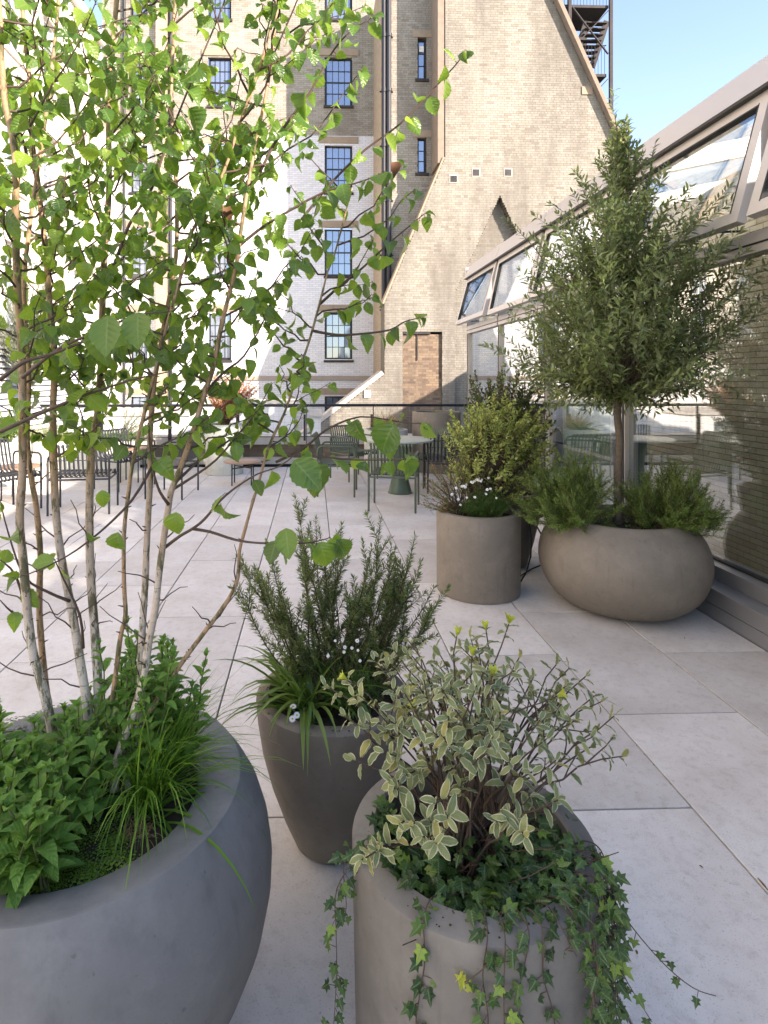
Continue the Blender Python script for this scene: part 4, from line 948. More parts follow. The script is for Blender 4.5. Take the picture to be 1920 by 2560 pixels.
def flower_mesh(n=14):
    if 'f' in fm_: return fm_['f']
    m = MB(); vs = []; fs = []
    for k in range(n):
        a = 2*math.pi*k/n; b = 0.16; c_ = Vector((math.cos(a), math.sin(a), 0)); s = Vector((-math.sin(a), math.cos(a), 0)); i0 = len(vs)
        vs += [c_*0.25-s*b*.5, c_*0.8-s*b+Vector((0,0,.06)), c_*1.0, c_*0.8+s*b+Vector((0,0,.06)), c_*0.25+s*b*.5]; fs.append((i0,i0+1,i0+2,i0+3,i0+4))
    m.add(vs, fs); nf = len(fs); m.lathe([(0.30,0.0),(0.27,0.07),(0.12,0.12)], 10, (0,0,0.01), cap0=False)
    me = m.mesh('flower'); me.materials.append(MT['petal']); me.materials.append(MT['eye'])
    for p in me.polygons:
        if p.index >= nf: p.material_index = 1
    fm_['f'] = me; return me
def flower(root, p, r, tilt): link('flower', flower_mesh(), root, basis=Matrix.Translation(p) @ Vector(tilt).to_track_quat('Z', 'Y').to_matrix().to_4x4() @ Matrix.Scale(r, 4))

def crumbs(c, r0, r1, z, a0, a1, n, rnd, label):
    m = MB()
    for i in range(n):
        a = R(rnd.uniform(a0, a1)); r = rnd.uniform(r0, r1); s = rnd.uniform(.0012, .0038); p = c+RGT*math.cos(a)*r+FWD*math.sin(a)*r+Vector((0,0,z+s*.5))
        m.add([p+Vector((s,0,0)),p+Vector((0,s,0)),p+Vector((-s*.8,0,0)),p+Vector((0,-s,0)),p+Vector((0,0,s*.8)),p+Vector((0,0,-s*.6))], [(0,1,4),(1,2,4),(2,3,4),(3,0,4),(1,0,5),(2,1,5),(3,2,5),(0,3,5)])
    tag(m.build('soil_crumbs', MT['soil']), label, 'soil', kind='stuff')
crumbs(P_var, .215, .262, .541, 228, 296, 34, random.Random(3), 'crumbs of soil scattered on the rim of the ivy planter')
crumbs(P_vase, .215, .25, .496, 170, 330, 60, random.Random(4), 'crumbs of soil scattered on the rim of the dark vase')
# ================================================================== BIRCH
rb_ = random.Random(21)
bt = thing('birch_tree', P_birch+Vector((0,0,0.55)), 'multi-stemmed birch with pale peeling bark and fresh green leaves, near left', 'tree')
def pxline(pts, Z0, Z1, ease=1.0):
    v0, v1 = pts[0][1], pts[-1][1]; out = []
    for u, v in pts:
        t = (v0-v)/(v0-v1); out.append(at(u, v, Z0+(Z1-Z0)*t**ease))
    return out
def smooth_line(P, k=3):
    out = []
    for i in range(len(P)-1):
        a, b = P[max(i-1,0)], P[min(i+2,len(P)-1)]
        for j in range(k):
            t = j/k; p0, p1 = P[i], P[i+1]; m0, m1 = (p1-a)/2, (b-p0)/2
            out.append(p0*(2*t**3-3*t*t+1)+m0*(t**3-2*t*t+t)+p1*(-2*t**3+3*t*t)+m1*(t**3-t*t))
    return out+[P[-1]]
STEMS = [
 ([(150,1960),(137,1870),(124,1790),(101,1697),(82,1630),(70,1545),(63,1461),(57,1389),(49,1297),(56,1188),(56,1080),(56,944),(52,836),(42,700),(39,500),(39,410),(31,337),(14,265),(5,169),(0,60),(-8,-60)], 1.50, 1.30, 0.0150, 0.0060),
 ([(120,1760),(108,1655),(99,1545),(99,1461),(101,1389),(91,1269),(79,1202),(68,1107),(70,1025),(72,944),(65,836),(60,700),(75,560),(95,420),(120,250),(140,80),(150,-60)], 1.54, 1.45, 0.0100, 0.0045),
 ([(232,1950),(228,1857),(217,1756),(202,1663),(190,1587),(175,1503),(158,1419),(145,1334),(137,1235),(133,1098),(133,1006),(137,896),(124,755),(115,640),(96,470),(84,386),(77,301),(75,217),(67,132),(58,48),(50,-60)], 1.52, 1.50, 0.0150, 0.0050),
 ([(252,1930),(249,1819),(243,1672),(236,1566),(228,1461),(224,1355),(224,1235),(229,1121),(243,1043),(252,915),(257,732),(261,640),(272,482),(272,337),(275,241),(277,169),(292,0),(300,-90)], 1.53, 1.62, 0.0150, 0.0060),
 ([(250,1930),(259,1849),(278,1769),(291,1672),(302,1587),(314,1537),(310,1461),(310,1334),(321,1235),(334,1144),(362,1029),(389,924),(408,846),(440,732),(467,640),(480,579),(555,440),(596,318),(648,174),(690,20),(705,-60)], 1.49, 1.42, 0.0078, 0.0028),
 ([(318,1980),(333,1900),(350,1777),(352,1672),(356,1566),(363,1461),(367,1355),(371,1281),(376,1189),(375,1093),(384,972),(391,924),(412,800),(440,640),(440,450),(428,250),(435,60),(440,-60)], 1.47, 1.60, 0.0125, 0.0040),
 ([(285,1975),(295,1891),(333,1786),(359,1693),(371,1609),(388,1524),(397,1440),(407,1364),(422,1262),(429,1225),(449,1177),(468,1124),(490,1057),(511,984),(535,912),(550,832),(568,755),(591,663),(602,579),(625,434),(642,347),(671,203),(689,58),(700,-60)], 1.45, 1.50, 0.0125, 0.0035),
 ([(325,1880),(338,1840),(367,1790),(409,1727),(456,1655),(506,1587),(544,1537),(578,1486),(595,1440),(599,1376),(612,1326),(633,1250),(644,1217),(672,1117),(712,1030),(743,938),(771,859),(799,759),(819,680),(835,640),(862,540),(880,470)], 1.47, 1.72, 0.0085, 0.0022),
]
leaves = []; twm = MB(); stemP = []
def put_leaf(p, out, size, rnd, petiole=True):
    """hanging leaf from point p"""
    side = (out+rv(rnd, 0.7)); side.z = 0.25*rnd.uniform(-1, 1)
    e = p+side.normalized()*size*rnd.uniform(0.18, 0.34)+Vector((0,0,-size*0.04))
    d = Vector((side.x*0.55, side.y*0.55, -rnd.uniform(0.45, 1.5)))+rv(rnd, 0.35)
    if rnd.random() < 0.12: d.z = abs(d.z)*0.3
    nr = Vector((0.25, -0.8, 0.75))+rv(rnd, 1.5)
    leaves.append((frame(e, d, nr, size, 1 if rnd.random() < .5 else -1), rnd.randrange(4)))
    if petiole: twm.tube([p, (p+e)/2+Vector((0,0,0.004)), e], [0.0009,0.0008,0.0007], 4, False)
def leafy(P, rnd, step=0.03, size=(0.029, 0.054), start=0.25, both=1.0):
    L = plen(P); d = L*start; k = 0
    while d < L:
        p, t = along(P, d); s = t.cross(Vector((0,0,1)));
        if s.length < .01: s = Vector((1,0,0))
        s.normalize(); 
        if rnd.random() < both: put_leaf(p, s*(1 if k % 2 else -1)+t*0.6, rnd.uniform(*size)*(1-0.25*d/L*rnd.random()), rnd)
        d += step*rnd.uniform(0.7, 1.35); k += 1
    put_leaf(P[-1], (P[-1]-P[-2]).normalized(), size[0]*rnd.uniform(0.7, 1), rnd); put_leaf(P[-1], (P[-1]-P[-2]).normalized(), size[0]*rnd.uniform(0.6, 0.9), rnd)
def spawn(P, rnd, z_from, gap, bias, ln, stopv=0, lf=1.0):
    """side branches with leaves along a stem"""
    L = plen(P); d = 0.0
    while d < L:
        p, t = along(P, d)
        if p.z > z_from:
            az = rnd.uniform(0, 2*math.pi); h = Vector((math.cos(az), math.sin(az), 0))+bias; h.z = 0; 
            if h.length < .1: h = Vector((1,0,0))
            h.normalize(); low = max(0.0, min(1.0, (p.z-z_from)/0.7))
            Lb = rnd.uniform(*ln)*(0.75+0.4*low); e = p+h*Lb*0.72+Vector((0,0,Lb*rnd.uniform(0.25, 0.85)))
            if (e-Vector((0,0,CAM_H))).dot(FWD) > 0.85:
                Q = curve(p, e, n=6, rnd=rnd, wob=0.010, up=h*Lb*0.35+Vector((0,0,Lb*0.10)))
                twm.tube(Q, [0.0031-0.0021*i/6 for i in range(7)], 5, False); leafy(Q, rnd, 0.026/lf, start=0.14)
                if rnd.random() < 0.75:
                    q, tt = along(Q, Lb*rnd.uniform(.3, .6)); s = tt.cross(Vector((0,0,1))).normalized()*rnd.choice((-1,1)); e2 = q+(s*0.6+tt*0.7)*rnd.uniform(.10,.20)
                    Q2 = curve(q, e2, n=3, rnd=rnd, wob=0.004); twm.tube(Q2, [0.0017,0.0014,0.0011,0.0009], 4, False); leafy(Q2, rnd, 0.026/lf, start=0.2)
        d += gap*rnd.uniform(0.7, 1.4)
for k, (pts, Z0, Z1, r0, r1) in enumerate(STEMS):
    P = smooth_line(pxline(pts, Z0, Z1)); n = len(P); stemP.append(P); m = MB()
    r0 *= .86; rr = [r0+(r1-r0)*(i/(n-1))**0.8+rb_.uniform(-.0004,.0004) for i in range(n)]; rr[0] *= 1.2
    m.tube(P, rr, 12); m.build('stem', MT['bark'] if r0 > 0.009 else MT['bark2'], bt, True)
    # buds, snags and lenticel scars
    sn = MB()
    for i in range(14 if r0 > .009 else 20):
        p, t = along(P, plen(P)*rb_.uniform(.03, .6)); s = rv(rb_); s = (s-t*s.dot(t)).normalized(); q = p+s*r0*0.7
        sn.tube([q, q+(s+t*0.4).normalized()*rb_.uniform(0.004, 0.016)], [0.0022, 0.0008], 5)
    sn.build('snag', MT['twig'], bt, kind='stuff')
B_ = Vector
spawn(stemP[0], rb_, 1.42, 0.056, B_((0.25,0.25,0)), (0.20,0.40))
spawn(stemP[1], rb_, 1.50, 0.066, B_((0.2,0.3,0)), (0.20,0.38))
spawn(stemP[2], rb_, 1.32, 0.055, B_((0.4,0.15,0)), (0.20,0.42))
spawn(stemP[3], rb_, 1.32, 0.053, B_((0.3,0.1,0)), (0.22,0.45))
spawn(stemP[4], rb_, 1.34, 0.051, B_((0.6,0.1,0)), (0.22,0.45))
spawn(stemP[5], rb_, 1.40, 0.058, B_((0.35,0.1,0)), (0.22,0.45))
spawn(stemP[6], rb_, 1.34, 0.049, B_((0.5,0.0,0)), (0.20,0.42))
spawn(stemP[7], rb_, 1.34, 0.048, B_((0.45,0.0,0)), (0.14,0.30))
# branches that can be followed one by one in the photograph
BR = [([(783,827),(839,837),(899,835),(974,825),(1010,805),(1046,795)], 1.65, 1.62, 0.032, 0.35),
 ([(568,640),(640,580),(694,544),(810,480),(900,455),(958,432)], 1.50, 1.42, 0.030, 0.2),
 ([(650,430),(706,324),(775,231),(833,127),(880,75),(925,48)], 1.50, 1.45, 0.030, 0.2),
 ([(745,560),(830,455),(912,375),(1000,310),(1085,221),(1146,154),(1158,130)], 1.68, 1.55, 0.040, 0.35),
 ([(800,760),(850,715),(906,670),(970,610),(1023,566),(1060,535)], 1.70, 1.66, 0.050, 0.35),
 ([(413,1368),(450,1340),(481,1322),(511,1298),(552,1250),(593,1216),(644,1185),(700,1165),(745,1130)], 1.48, 1.30, 0.075, 0.45),
 ([(481,1322),(527,1330),(586,1349),(640,1357),(705,1358),(770,1357),(820,1346)], 1.46, 1.36, 0.05, 0.55),
 ([(690,1155),(760,1120),(815,1075),(900,1042),(1000,1055),(1060,1060)], 1.70, 1.60, 0.05, 0.5),
 ([(660,1130),(720,1140),(800,1142),(880,1149),(960,1150),(1014,1149)], 1.72, 1.50, 0.05, 0.45),
 ([(380,1167),(330,1250),(250,1330),(160,1395),(60,1440)], 1.46, 1.30, 0.10, 0.6),
 ([(56,944),(150,870),(250,830),(330,815)], 1.32, 1.22, 0.045, 0.35),
 ([(0,950),(60,905),(130,885),(240,840),(330,790),(420,780)], 1.20, 1.22, 0.06, 0.3),
 ([(0,1080),(120,1025),(220,985),(330,950),(420,930)], 1.22, 1.25, 0.05, 0.3),
 ([(175,1503),(120,1480),(60,1440),(20,1330),(0,1250)], 1.50, 1.40, 0.12, 0.7),
 ([(70,1545),(30,1530),(0,1500)], 1.49, 1.45, 0.06, 0.5),
 ([(422,1262),(400,1230),(385,1185),(375,1120),(372,1060)], 1.44, 1.40, 0.06, 0.6),
 ([(429,1225),(470,1200),(540,1150),(600,1080),(650,1020)], 1.47, 1.50, 0.05, 0.5),
 ([(440,1205),(500,1150),(560,1110),(620,1060),(680,960)], 1.47, 1.58, 0.05, 0.4),
 ([(511,984),(560,930),(610,890),(660,800),(690,720)], 1.49, 1.55, 0.04, 0.3),
 ([(295,637),(324,560),(380,470),(417,360),(480,200),(555,20),(570,-40)], 1.40, 1.30, 0.035, 0.1),
 ([(0,1400),(40,1440),(70,1545)][::-1], 1.49, 1.42, 0.08, 0.5),
 ([(137,1400),(160,1450),(200,1540),(208,1620)][::-1], 1.51, 1.46, 0.2, 0.9),
]
for pts, Z0, Z1, step, st in BR:
    n = len(pts); P = smooth_line([at(u, v, Z0+(Z1-Z0)*i/(n-1)) for i, (u, v) in enumerate(pts)]); N = len(P)
    MB().tube(P, [0.0044-0.0032*i/(N-1) for i in range(N)], 6).build('branch', MT['twig'], bt, True); leafy(P, rb_, step*.8, (0.040, 0.066), st)
bare = MB()
for i in range(46):
    P = stemP[rb_.choice((0,1,2,3,5,6,7,2,6))]; L = plen(P); p, t = along(P, L*rb_.uniform(.10,.36)); s = rv(rb_); s.z = abs(s.z)*.6+.25; Lb = rb_.uniform(.05,.16)
    bare.tube(curve(p, p+s.normalized()*Lb, n=4, rnd=rb_, wob=.007), [.0022,.0018,.0015,.0012,.0009], 5, False)
bare.build('bare_twigs', MT['twig'], bt, True, kind='stuff')
# the few big leaves hanging low in front
for (u, v, Z, s, dx, dz) in ((250,690*1.157+20,1.10,0.075,0.1,-1),(295,1330,1.38,0.055,0.0,-1),(255,1225,1.38,0.045,0.1,-1),(735,1150,1.24,0.085,0.6,-0.7),(770,1160,1.26,0.08,0.45,-1),(715,1320,1.36,0.07,0.15,-1),(800,1355,1.36,0.07,0.3,-0.9),(690,1352,1.37,0.055,-0.2,-1),(840,1350,1.36,0.06,0.6,-0.9),(985,1060,1.32,0.085,-0.4,-0.8),(1012,1148,1.5,0.06,0.4,-1),(965,1080,1.40,0.07,0.2,-1),(440,1280,1.40,0.06,0,-1),(345,780,1.05,0.07,0.1,-1),(270,790,1.04,0.075,0.05,-1)):
    p = at(u, v, Z); leaves.append((frame(p, Vector((dx, rb_.uniform(-.2,.1), dz)), Vector((rb_.uniform(-.4,.4), -1, 0.5)), s), rb_.randrange(4)))
tw = twm.build('twigs', MT['twig'], bt, True, kind='stuff')
crown = thing('crown', P_birch+Vector((0,0,1.6)), '', ''); 
for k_ in ('label','category'):
    if k_ in crown: del crown[k_]
par(crown, bt)
foliage(crown, T_birch, MT['birch'], leaves, n_ind=300)
dd = tpl_mesh('dead_leaf', T_birch[3], MT['dead'])
for (u, v, Z, s) in ((560,512,1.45,0.045),(982,405,1.45,0.035)): link('dead_leaf', dd, bt, basis=frame(at(u,v,Z), (0.3,0,-1), (0.2,-1,0.3), s))

# ================================================================== OLIVE
ro = random.Random(33)
ot = thing('olive_tree', P_ol+Vector((0,0,0.55)), 'standard olive tree with a grey-green round crown on a bare trunk', 'tree')
base = P_ol+Vector((-0.01,0.02,0.53)); topp = at(1552, 905, 4.14)
TR = [base, at(1545,1190,4.13), at(1549,1100,4.12), at(1543,1030,4.12), at(1552,975,4.13), topp, at(1556,760,4.15), at(1560,560,4.16), at(1556,400,4.17)]
TR = smooth_line(TR, 3); nT = len(TR); MB().tube(TR, [0.026-0.005*i/nT if i < nT*0.62 else 0.022-0.020*(i/nT-0.62)/0.38 for i in range(nT)], 12).build('trunk', MT['oliveb'], ot, True)
prof = [(1.28,0.30),(1.38,0.60),(1.6,0.80),(1.9,0.86),(2.2,0.80),(2.45,0.70),(2.65,0.56),(2.85,0.40),(3.0,0.24),(3.2,0.08),(3.4,0.03)]
def prof_r(z):
    for (a, ra), (b, rb2) in zip(prof, prof[1:]):
        if a <= z <= b: return ra+(rb2-ra)*(z-a)/(b-a)
    return 0.05
oc = topp.copy(); it = []; om = MB()
for k in range(780):
    while True:
        z = ro.uniform(1.30, 3.32)
        if ro.random() < max(.10, (prof_r(z)/.86)**1.4): break
    r = prof_r(z)*.94*(ro.random()**0.45)*ro.uniform(0.8, 1.06); a = ro.uniform(0, 2*math.pi)
    lump = 1+0.22*math.sin(a*3+z*4)+0.14*math.sin(a*5-z*7)
    tip = Vector((oc.x+math.cos(a)*r*lump, oc.y+math.sin(a)*r*lump, z)); zz_ = max(1.42, z-0.25-r*0.45)
    q = min(TR, key=lambda p: abs(p.z-zz_)); P = curve(q, tip, n=7, rnd=ro, wob=0.018, up=Vector((math.cos(a)*r*0.45, math.sin(a)*r*0.45, 0.02+0.1*r)))
    om.tube(P, [0.0040-0.0031*i/7 for i in range(8)], 5, False); L = plen(P); d = max(L-0.36, L*0.25)
    while d < L:
        p, t = along(P, d); s = rv(ro); s = (s-t*s.dot(t)).normalized()
        for sg in (-1, 1):
            dl = (t*0.6+s*sg*0.9+Vector((0,0,0.12))+rv(ro,.3)).normalized(); it.append((frame(p, dl, Vector((ro.uniform(-.9,.9),ro.uniform(-.9,.9),.8)), ro.uniform(0.044,0.074)), ro.randrange(3)))
        d += ro.uniform(0.020, 0.034)
    for sg in range(3): it.append((frame(P[-1], (P[-1]-P[-2]).normalized()+rv(ro,.35), rv(ro), ro.uniform(.032,.05)), 0))
for (u, v) in ((1535,225),(1640,355),(1255,545),(1270,770),(1860,690),(1840,800),(1845,980),(1310,640),(1780,1000),(1400,1010)):      # loose shoots leaving the crown
    tip = at(u, v, 4.12); q = oc.lerp(tip, 0.55); q.z += 0.05; P = curve(q, tip, n=6, rnd=ro, wob=.01, up=(tip-q)*0.5+Vector((0,0,0.06))); om.tube(P, [0.004-.0028*i/6 for i in range(7)], 5, False); L = plen(P); d = 0.02
    while d < L:
        p, t = along(P, d); s = rv(ro); s = (s-t*s.dot(t)).normalized()
        for sg in (-1, 1): it.append((frame(p, (t*0.7+s*sg*0.9).normalized(), (0,0,1), ro.uniform(.042,.064)), ro.randrange(3)))
        d += ro.uniform(.022,.036)
om.build('branches', MT['oliveb'], ot, True, kind='stuff')
ocr = bpy.data.objects.new('crown', None); COL.objects.link(ocr); ocr.location = topp; par(ocr, ot)
foliage(ocr, T_lance, MT['olive'], it, n_ind=300)

# ================================================================== ROSEMARY
def rosemary(name, root_loc, bases_tips, mat, label, rnd, nl=(0.014,0.022), step=0.0034, sides=5, bare=0.25, group=None, side_len=(0.05,0.13)):
    t = thing('rosemary_bush', root_loc, label, 'shrub', group); items = []; m = MB()
    def needles(P, start, dens=1.0):
        L = plen(P); d = L*start
        while d < L:
            p, tt = along(P, d); s = rv(rnd); s = (s-tt*s.dot(tt)).normalized()
            for sg in (-1, 1): items.append((frame(p, (tt*0.75+s*sg).normalized(), tt+rv(rnd,.3), rnd.uniform(*nl)*(1.05-0.3*d/L)), rnd.randrange(2)))
            d += step*rnd.uniform(.7,1.4)/dens
        for q in range(5): items.append((frame(P[-1], (P[-1]-P[-2]).normalized()+rv(rnd,.5), rv(rnd), rnd.uniform(*nl)*.8), 0))
    for b, tip in bases_tips:
        up = (tip-b)*0.5; up.z *= 0.55; up += Vector((0,0,0.0)); P = curve(b, tip, n=8, rnd=rnd, wob=0.006, up=up); m.tube(P, [0.0038-.0028*i/8 for i in range(9)], 5, False); needles(P, bare)
        L = plen(P)
        for k in range(sides):
            q, tt = along(P, L*rnd.uniform(bare, .92)); s = rv(rnd); s = (s-tt*s.dot(tt)).normalized(); e = q+(s*0.55+tt*0.6+Vector((0,0,.35))).normalized()*rnd.uniform(*side_len)
            Q = curve(q, e, n=3); m.tube(Q, [0.0016,.0013,.001,.0008], 4, False); needles(Q, 0.1)
    m.build('stems', MT['twig'], t, True, kind='stuff'); foliage(t, T_needle, mat, items, name='needles'); return t
rr_ = random.Random(44)
vb = P_vase+Vector((0.02,0.03,0.45)); BTs = []
for (u, v) in ((602,1395),(640,1420),(665,1440),(690,1400),(742,1268),(760,1330),(800,1300),(850,1315),(820,1400),(950,1300),(925,1370),(905,1430),(1045,1340),(1020,1400),(1000,1450),(985,1400),(1080,1470),(1105,1510),(1090,1560),(1050,1600),(700,1500),(880,1480),(960,1480)):
    for q in range(1 if v > 1450 else 2):
        Z = 2.12+rr_.uniform(-.14,.16); b = vb+Vector((rr_.uniform(-.09,.09), rr_.uniform(-.06,.08), 0)); BTs.append((b, at(u+rr_.uniform(-14,14), v+q*rr_.uniform(20,110), Z)))
rosemary('r', vb, BTs, MT['rose'], 'upright wispy rosemary in the dark vase planter', rr_, nl=(.020,.033), step=.0040, sides=7, bare=.16)
def dome(c, rx, rz_, n, tilt, rnd, zmin=0.0):
    out = []
    for i in range(n):
        a = rnd.uniform(0, 2*math.pi); e = math.asin(rnd.uniform(0.02, 1)); f = rnd.uniform(.72, 1.08)
        tip = c+Vector((math.cos(a)*math.cos(e)*rx*f+tilt.x*rnd.random(), math.sin(a)*math.cos(e)*rx*f+tilt.y*rnd.random(), max(zmin, math.sin(e)*rz_*f))); out.append((c+Vector((rnd.uniform(-.06,.06), rnd.uniform(-.06,.06), 0)), tip))
    return out
cL = at(1428, 1300, 4.06); cL.z = 0.56; cR = at(1655, 1310, 3.98); cR.z = 0.56
rosemary('r', cL, dome(cL, 0.31, 0.50, 78, Vector((-0.08,0,0)), rr_, -0.04), MT['rose2'], 'dense bright rosemary on the left side of the olive bowl', rr_, nl=(.020,.032), step=.0060, sides=9, bare=.15, side_len=(.06,.15))
rosemary('r', cR, dome(cR, 0.34, 0.45, 86, Vector((0.10,0,0)), rr_, -0.06), MT['rose2'], 'dense bright rosemary on the right side of the olive bowl', rr_, nl=(.020,.032), step=.0060, sides=9, bare=.15, side_len=(.06,.15))

# ================================================================== VARIEGATED SHRUB (foreground)
rvv = random.Random(55)
vs_ = thing('variegated_shrub', P_var+Vector((0,0,0.47)), 'variegated shrub with cream-edged grey-green leaves in the foreground planter', 'shrub')
VT = [(1272,1560,1.44),(1142,1590,1.42),(1215,1575,1.50),(1180,1640,1.38),(1335,1690,1.42),(1300,1640,1.52),(1400,1720,1.44),(1465,1690,1.50),(1535,1790,1.36),(1440,1800,1.36),(868,1700,1.42),(900,1740,1.36),(935,1650,1.44),(985,1625,1.50),(1030,1640,1.42),(1060,1700,1.36),(1010,1730,1.34),(960,1880,1.28),(1110,1700,1.30),(1120,1790,1.25),(1230,1690,1.34),(1250,1780,1.28),(1350,1800,1.30),(1390,1900,1.25),(1330,1930,1.20),(1230,1860,1.18),(1000,2060,1.14),(1090,2110,1.08),(905,2150,1.16),(860,1790,1.36),(880,1900,1.28),(1085,2010,1.10),(1310,2090,1.12),(1395,2000,1.20),(1050,1830,1.22),(1160,1870,1.20),(1490,1860,1.40),(1560,1890,1.34),(1020,1560+40,1.60),(1090,1560+60,1.56),(1400,1650,1.58)]
VT += [(u+rvv.uniform(-60,60), v+rvv.uniform(-10,90), Z+rvv.uniform(-.06,.12)) for u, v, Z in VT if v < 1740]
vit = []; vm = MB(); vtip = []
vb0 = P_var+Vector((0,0,0.455))
for (u, v, Z) in VT:
    b = vb0+Vector((rvv.uniform(-.06,.07), rvv.uniform(-.05,.07), 0)); tip = at(u, v, Z); up = (tip-b)*0.5; up.z = max(up.z, 0.06)+0.05; up.x *= .55; up.y *= .55
    P = curve(b, tip, n=9, rnd=rvv, wob=0.007, up=up); vm.tube(P, [0.0036-.0022*i/9 for i in range(10)], 6, False); L = plen(P); ends = [P]
    for k in range(2 if L > .3 else 1):
        q, tt = along(P, L*rvv.uniform(.55, .82)); s = rv(rvv); s.z = abs(s.z)*.4; e = q+(s*0.6+tt*.6).normalized()*rvv.uniform(.05,.11); Q = curve(q, e, n=3, rnd=rvv, wob=.003); vm.tube(Q, [.0019,.0017,.0014,.0012], 5, False); ends.append(Q)
    for Q in ends:
        Lq = plen(Q); tt = (Q[-1]-Q[-2]).normalized(); a0 = rvv.uniform(0, 6.28); nl_ = rvv.randint(4, 7)
        sd = tt.orthogonal().normalized(); bd = tt.cross(sd)
        for i in range(nl_):
            a = a0+i*2.4; dq = Lq-0.060*(i/nl_)**1.4 if Lq > .07 else Lq*(1-.6*i/nl_); p, _ = along(Q, dq); h = sd*math.cos(a)+bd*math.sin(a); el = 0.75-0.75*(i/nl_); 
            d = h*(0.75+.3*i/nl_)+tt*el+Vector((0,0,-.28*(i/nl_)))+rv(rvv,.32); vit.append((frame(p, d, tt+Vector((0,-.2,.5))+rv(rvv,.5), rvv.uniform(.028,.046)*(0.70+.38*i/nl_)), rvv.randrange(4)))
        for i in range(2 if Lq > .12 else 0):
            p, t2 = along(Q, Lq-rvv.uniform(.07,.16)); s = rv(rvv); s = (s-t2*s.dot(t2)).normalized(); vit.append((frame(p, s+t2*.3+Vector((0,0,-.2)), (0,-.3,1), rvv.uniform(.030,.046)), rvv.randrange(4)))
        vtip.append((Q[-1], tt))
for i in range(60):     # bare dead twigs low down
    b = vb0+Vector((rvv.uniform(-.08,.1), rvv.uniform(-.1,.08), 0)); e = b+Vector((rvv.uniform(-.16,.2), rvv.uniform(-.16,.12), rvv.uniform(.02,.17))); vm.tube(curve(b, e, n=4, rnd=rvv, wob=.008), [.0022,.0018,.0015,.0011,.0008], 4, False)
vm.build('stems', MT['twig'], vs_, True, kind='stuff'); foliage(vs_, T_vari, MT['vari'], vit, n_ind=300)
ty = tpl_mesh('young_leaf', T_vari[0], MT['tipy'])
for p, tt in [vtip[i] for i in (0, 3, 6, 9, 14, 30, 38, 46, 60) if i < len(vtip)]:
    sd = tt.orthogonal().normalized(); bd = tt.cross(sd)
    for k in range(6): a = k*1.05; link('young_leaf', ty, vs_, basis=frame(p, tt*1.3+(sd*math.cos(a)+bd*math.sin(a))*.5, tt, .026))

# ================================================================== IVY
ri = random.Random(66)
iv = thing('ivy', P_var+Vector((0.05,-0.1,0.47)), 'dark green ivy trailing over the rim of the foreground planter', 'ivy')
def strand(pts, rnd, gap=0.017, size=(.022,.034), r=.0017):
    P = smooth_line([Vector(p) for p in pts], 4); N = len(P); m = MB(); m.tube(P, [r*(1-.55*i/N) for i in range(N)], 5, False); L = plen(P); d = 0.0; k = 0; its = []
    while d < L:
        p, t = along(P, d); s = t.cross(FWD); s = s.normalized() if s.length > .1 else Vector((1,0,0)); s = s*(1 if rnd.random() < .5 else -1)+rv(rnd,.75)-FWD*0.35
        e = p+s.normalized()*rnd.uniform(.002,.020); m.tube([p, e], [.0007,.0006], 4, False)
        its.append((frame(e, s*.55+Vector((0,0,-.85))+rv(rnd,.3), -FWD*1.0+Vector((0,0,.55))+rv(rnd,.55), rnd.uniform(*size)*(1-.35*d/L)), rnd.randrange(3))); d += gap*rnd.choice((.25,.6,1.0,1.5,2.0)); k += 1
    m.build('vine', MT['twig'], iv, True); return its
def rimpt(a, r=0.262, z=0.545): return P_var+RGT*(math.cos(a)*r)+FWD*(math.sin(a)*r)+Vector((0,0,z))
inn = P_var+Vector((0,0,0.485)); its = []
def hang(a, zs, rnd, drift=0.0, off=0.012, **kw):
    o = RGT*math.cos(a)+FWD*math.sin(a); tg = RGT*(-math.sin(a))+FWD*math.cos(a)
    pts = [inn+o*0.10, inn+o*0.19+Vector((0,0,.05)), rimpt(a, .235, .562), rimpt(a, .268, .548)]
    for i, z in enumerate(zs): pts.append(P_var+o*(0.258+off+.004*rnd.random())+tg*(drift*(i+1)/len(zs)+rnd.uniform(-.012,.012))+Vector((0,0,z)))
    return strand(pts, rnd, **kw)
its += hang(R(196), (.48,.40,.32,.24,.17), ri, -.02, .055)
its += hang(R(192), (.50,.44,.39), ri, .0, .03, gap=.013)
its += hang(R(238), (.48,.41,.34,.27,.20,.13), ri, -.01)
its += hang(R(285), (.48,.41,.34,.28,.22,.16), ri, .03)
its += hang(R(279), (.47,.40,.36), ri, -.04, .014)
for a in (262, 270, 292, 300, 306, 311, 316, 320, 325, 330, 334, 340, 348): its += hang(R(a+ri.uniform(-2,2)), [0.49-.075*k for k in range(ri.randint(1, 4) if a < 298 else ri.randint(3, 7))], ri, ri.uniform(-.02,.07), .012+ri.uniform(0,.035), gap=.014)
its += strand([inn+RGT*.12-FWD*.08, rimpt(R(335), .25, .56), at(1500,2185,1.26), at(1560,2290,1.23), at(1650,2400,1.21), at(1730,2468,1.20), at(1790,2490,1.19)], ri, gap=.026)
its += strand([inn+RGT*.10-FWD*.1, rimpt(R(325), .25, .56), at(1480,2280,1.17), at(1560,2440,1.15), at(1630,2555,1.13)], ri, gap=.022)
its += strand([at(1236,2385,1.068), at(1205,2425,1.062), at(1162,2455,1.066)], ri, gap=.03)
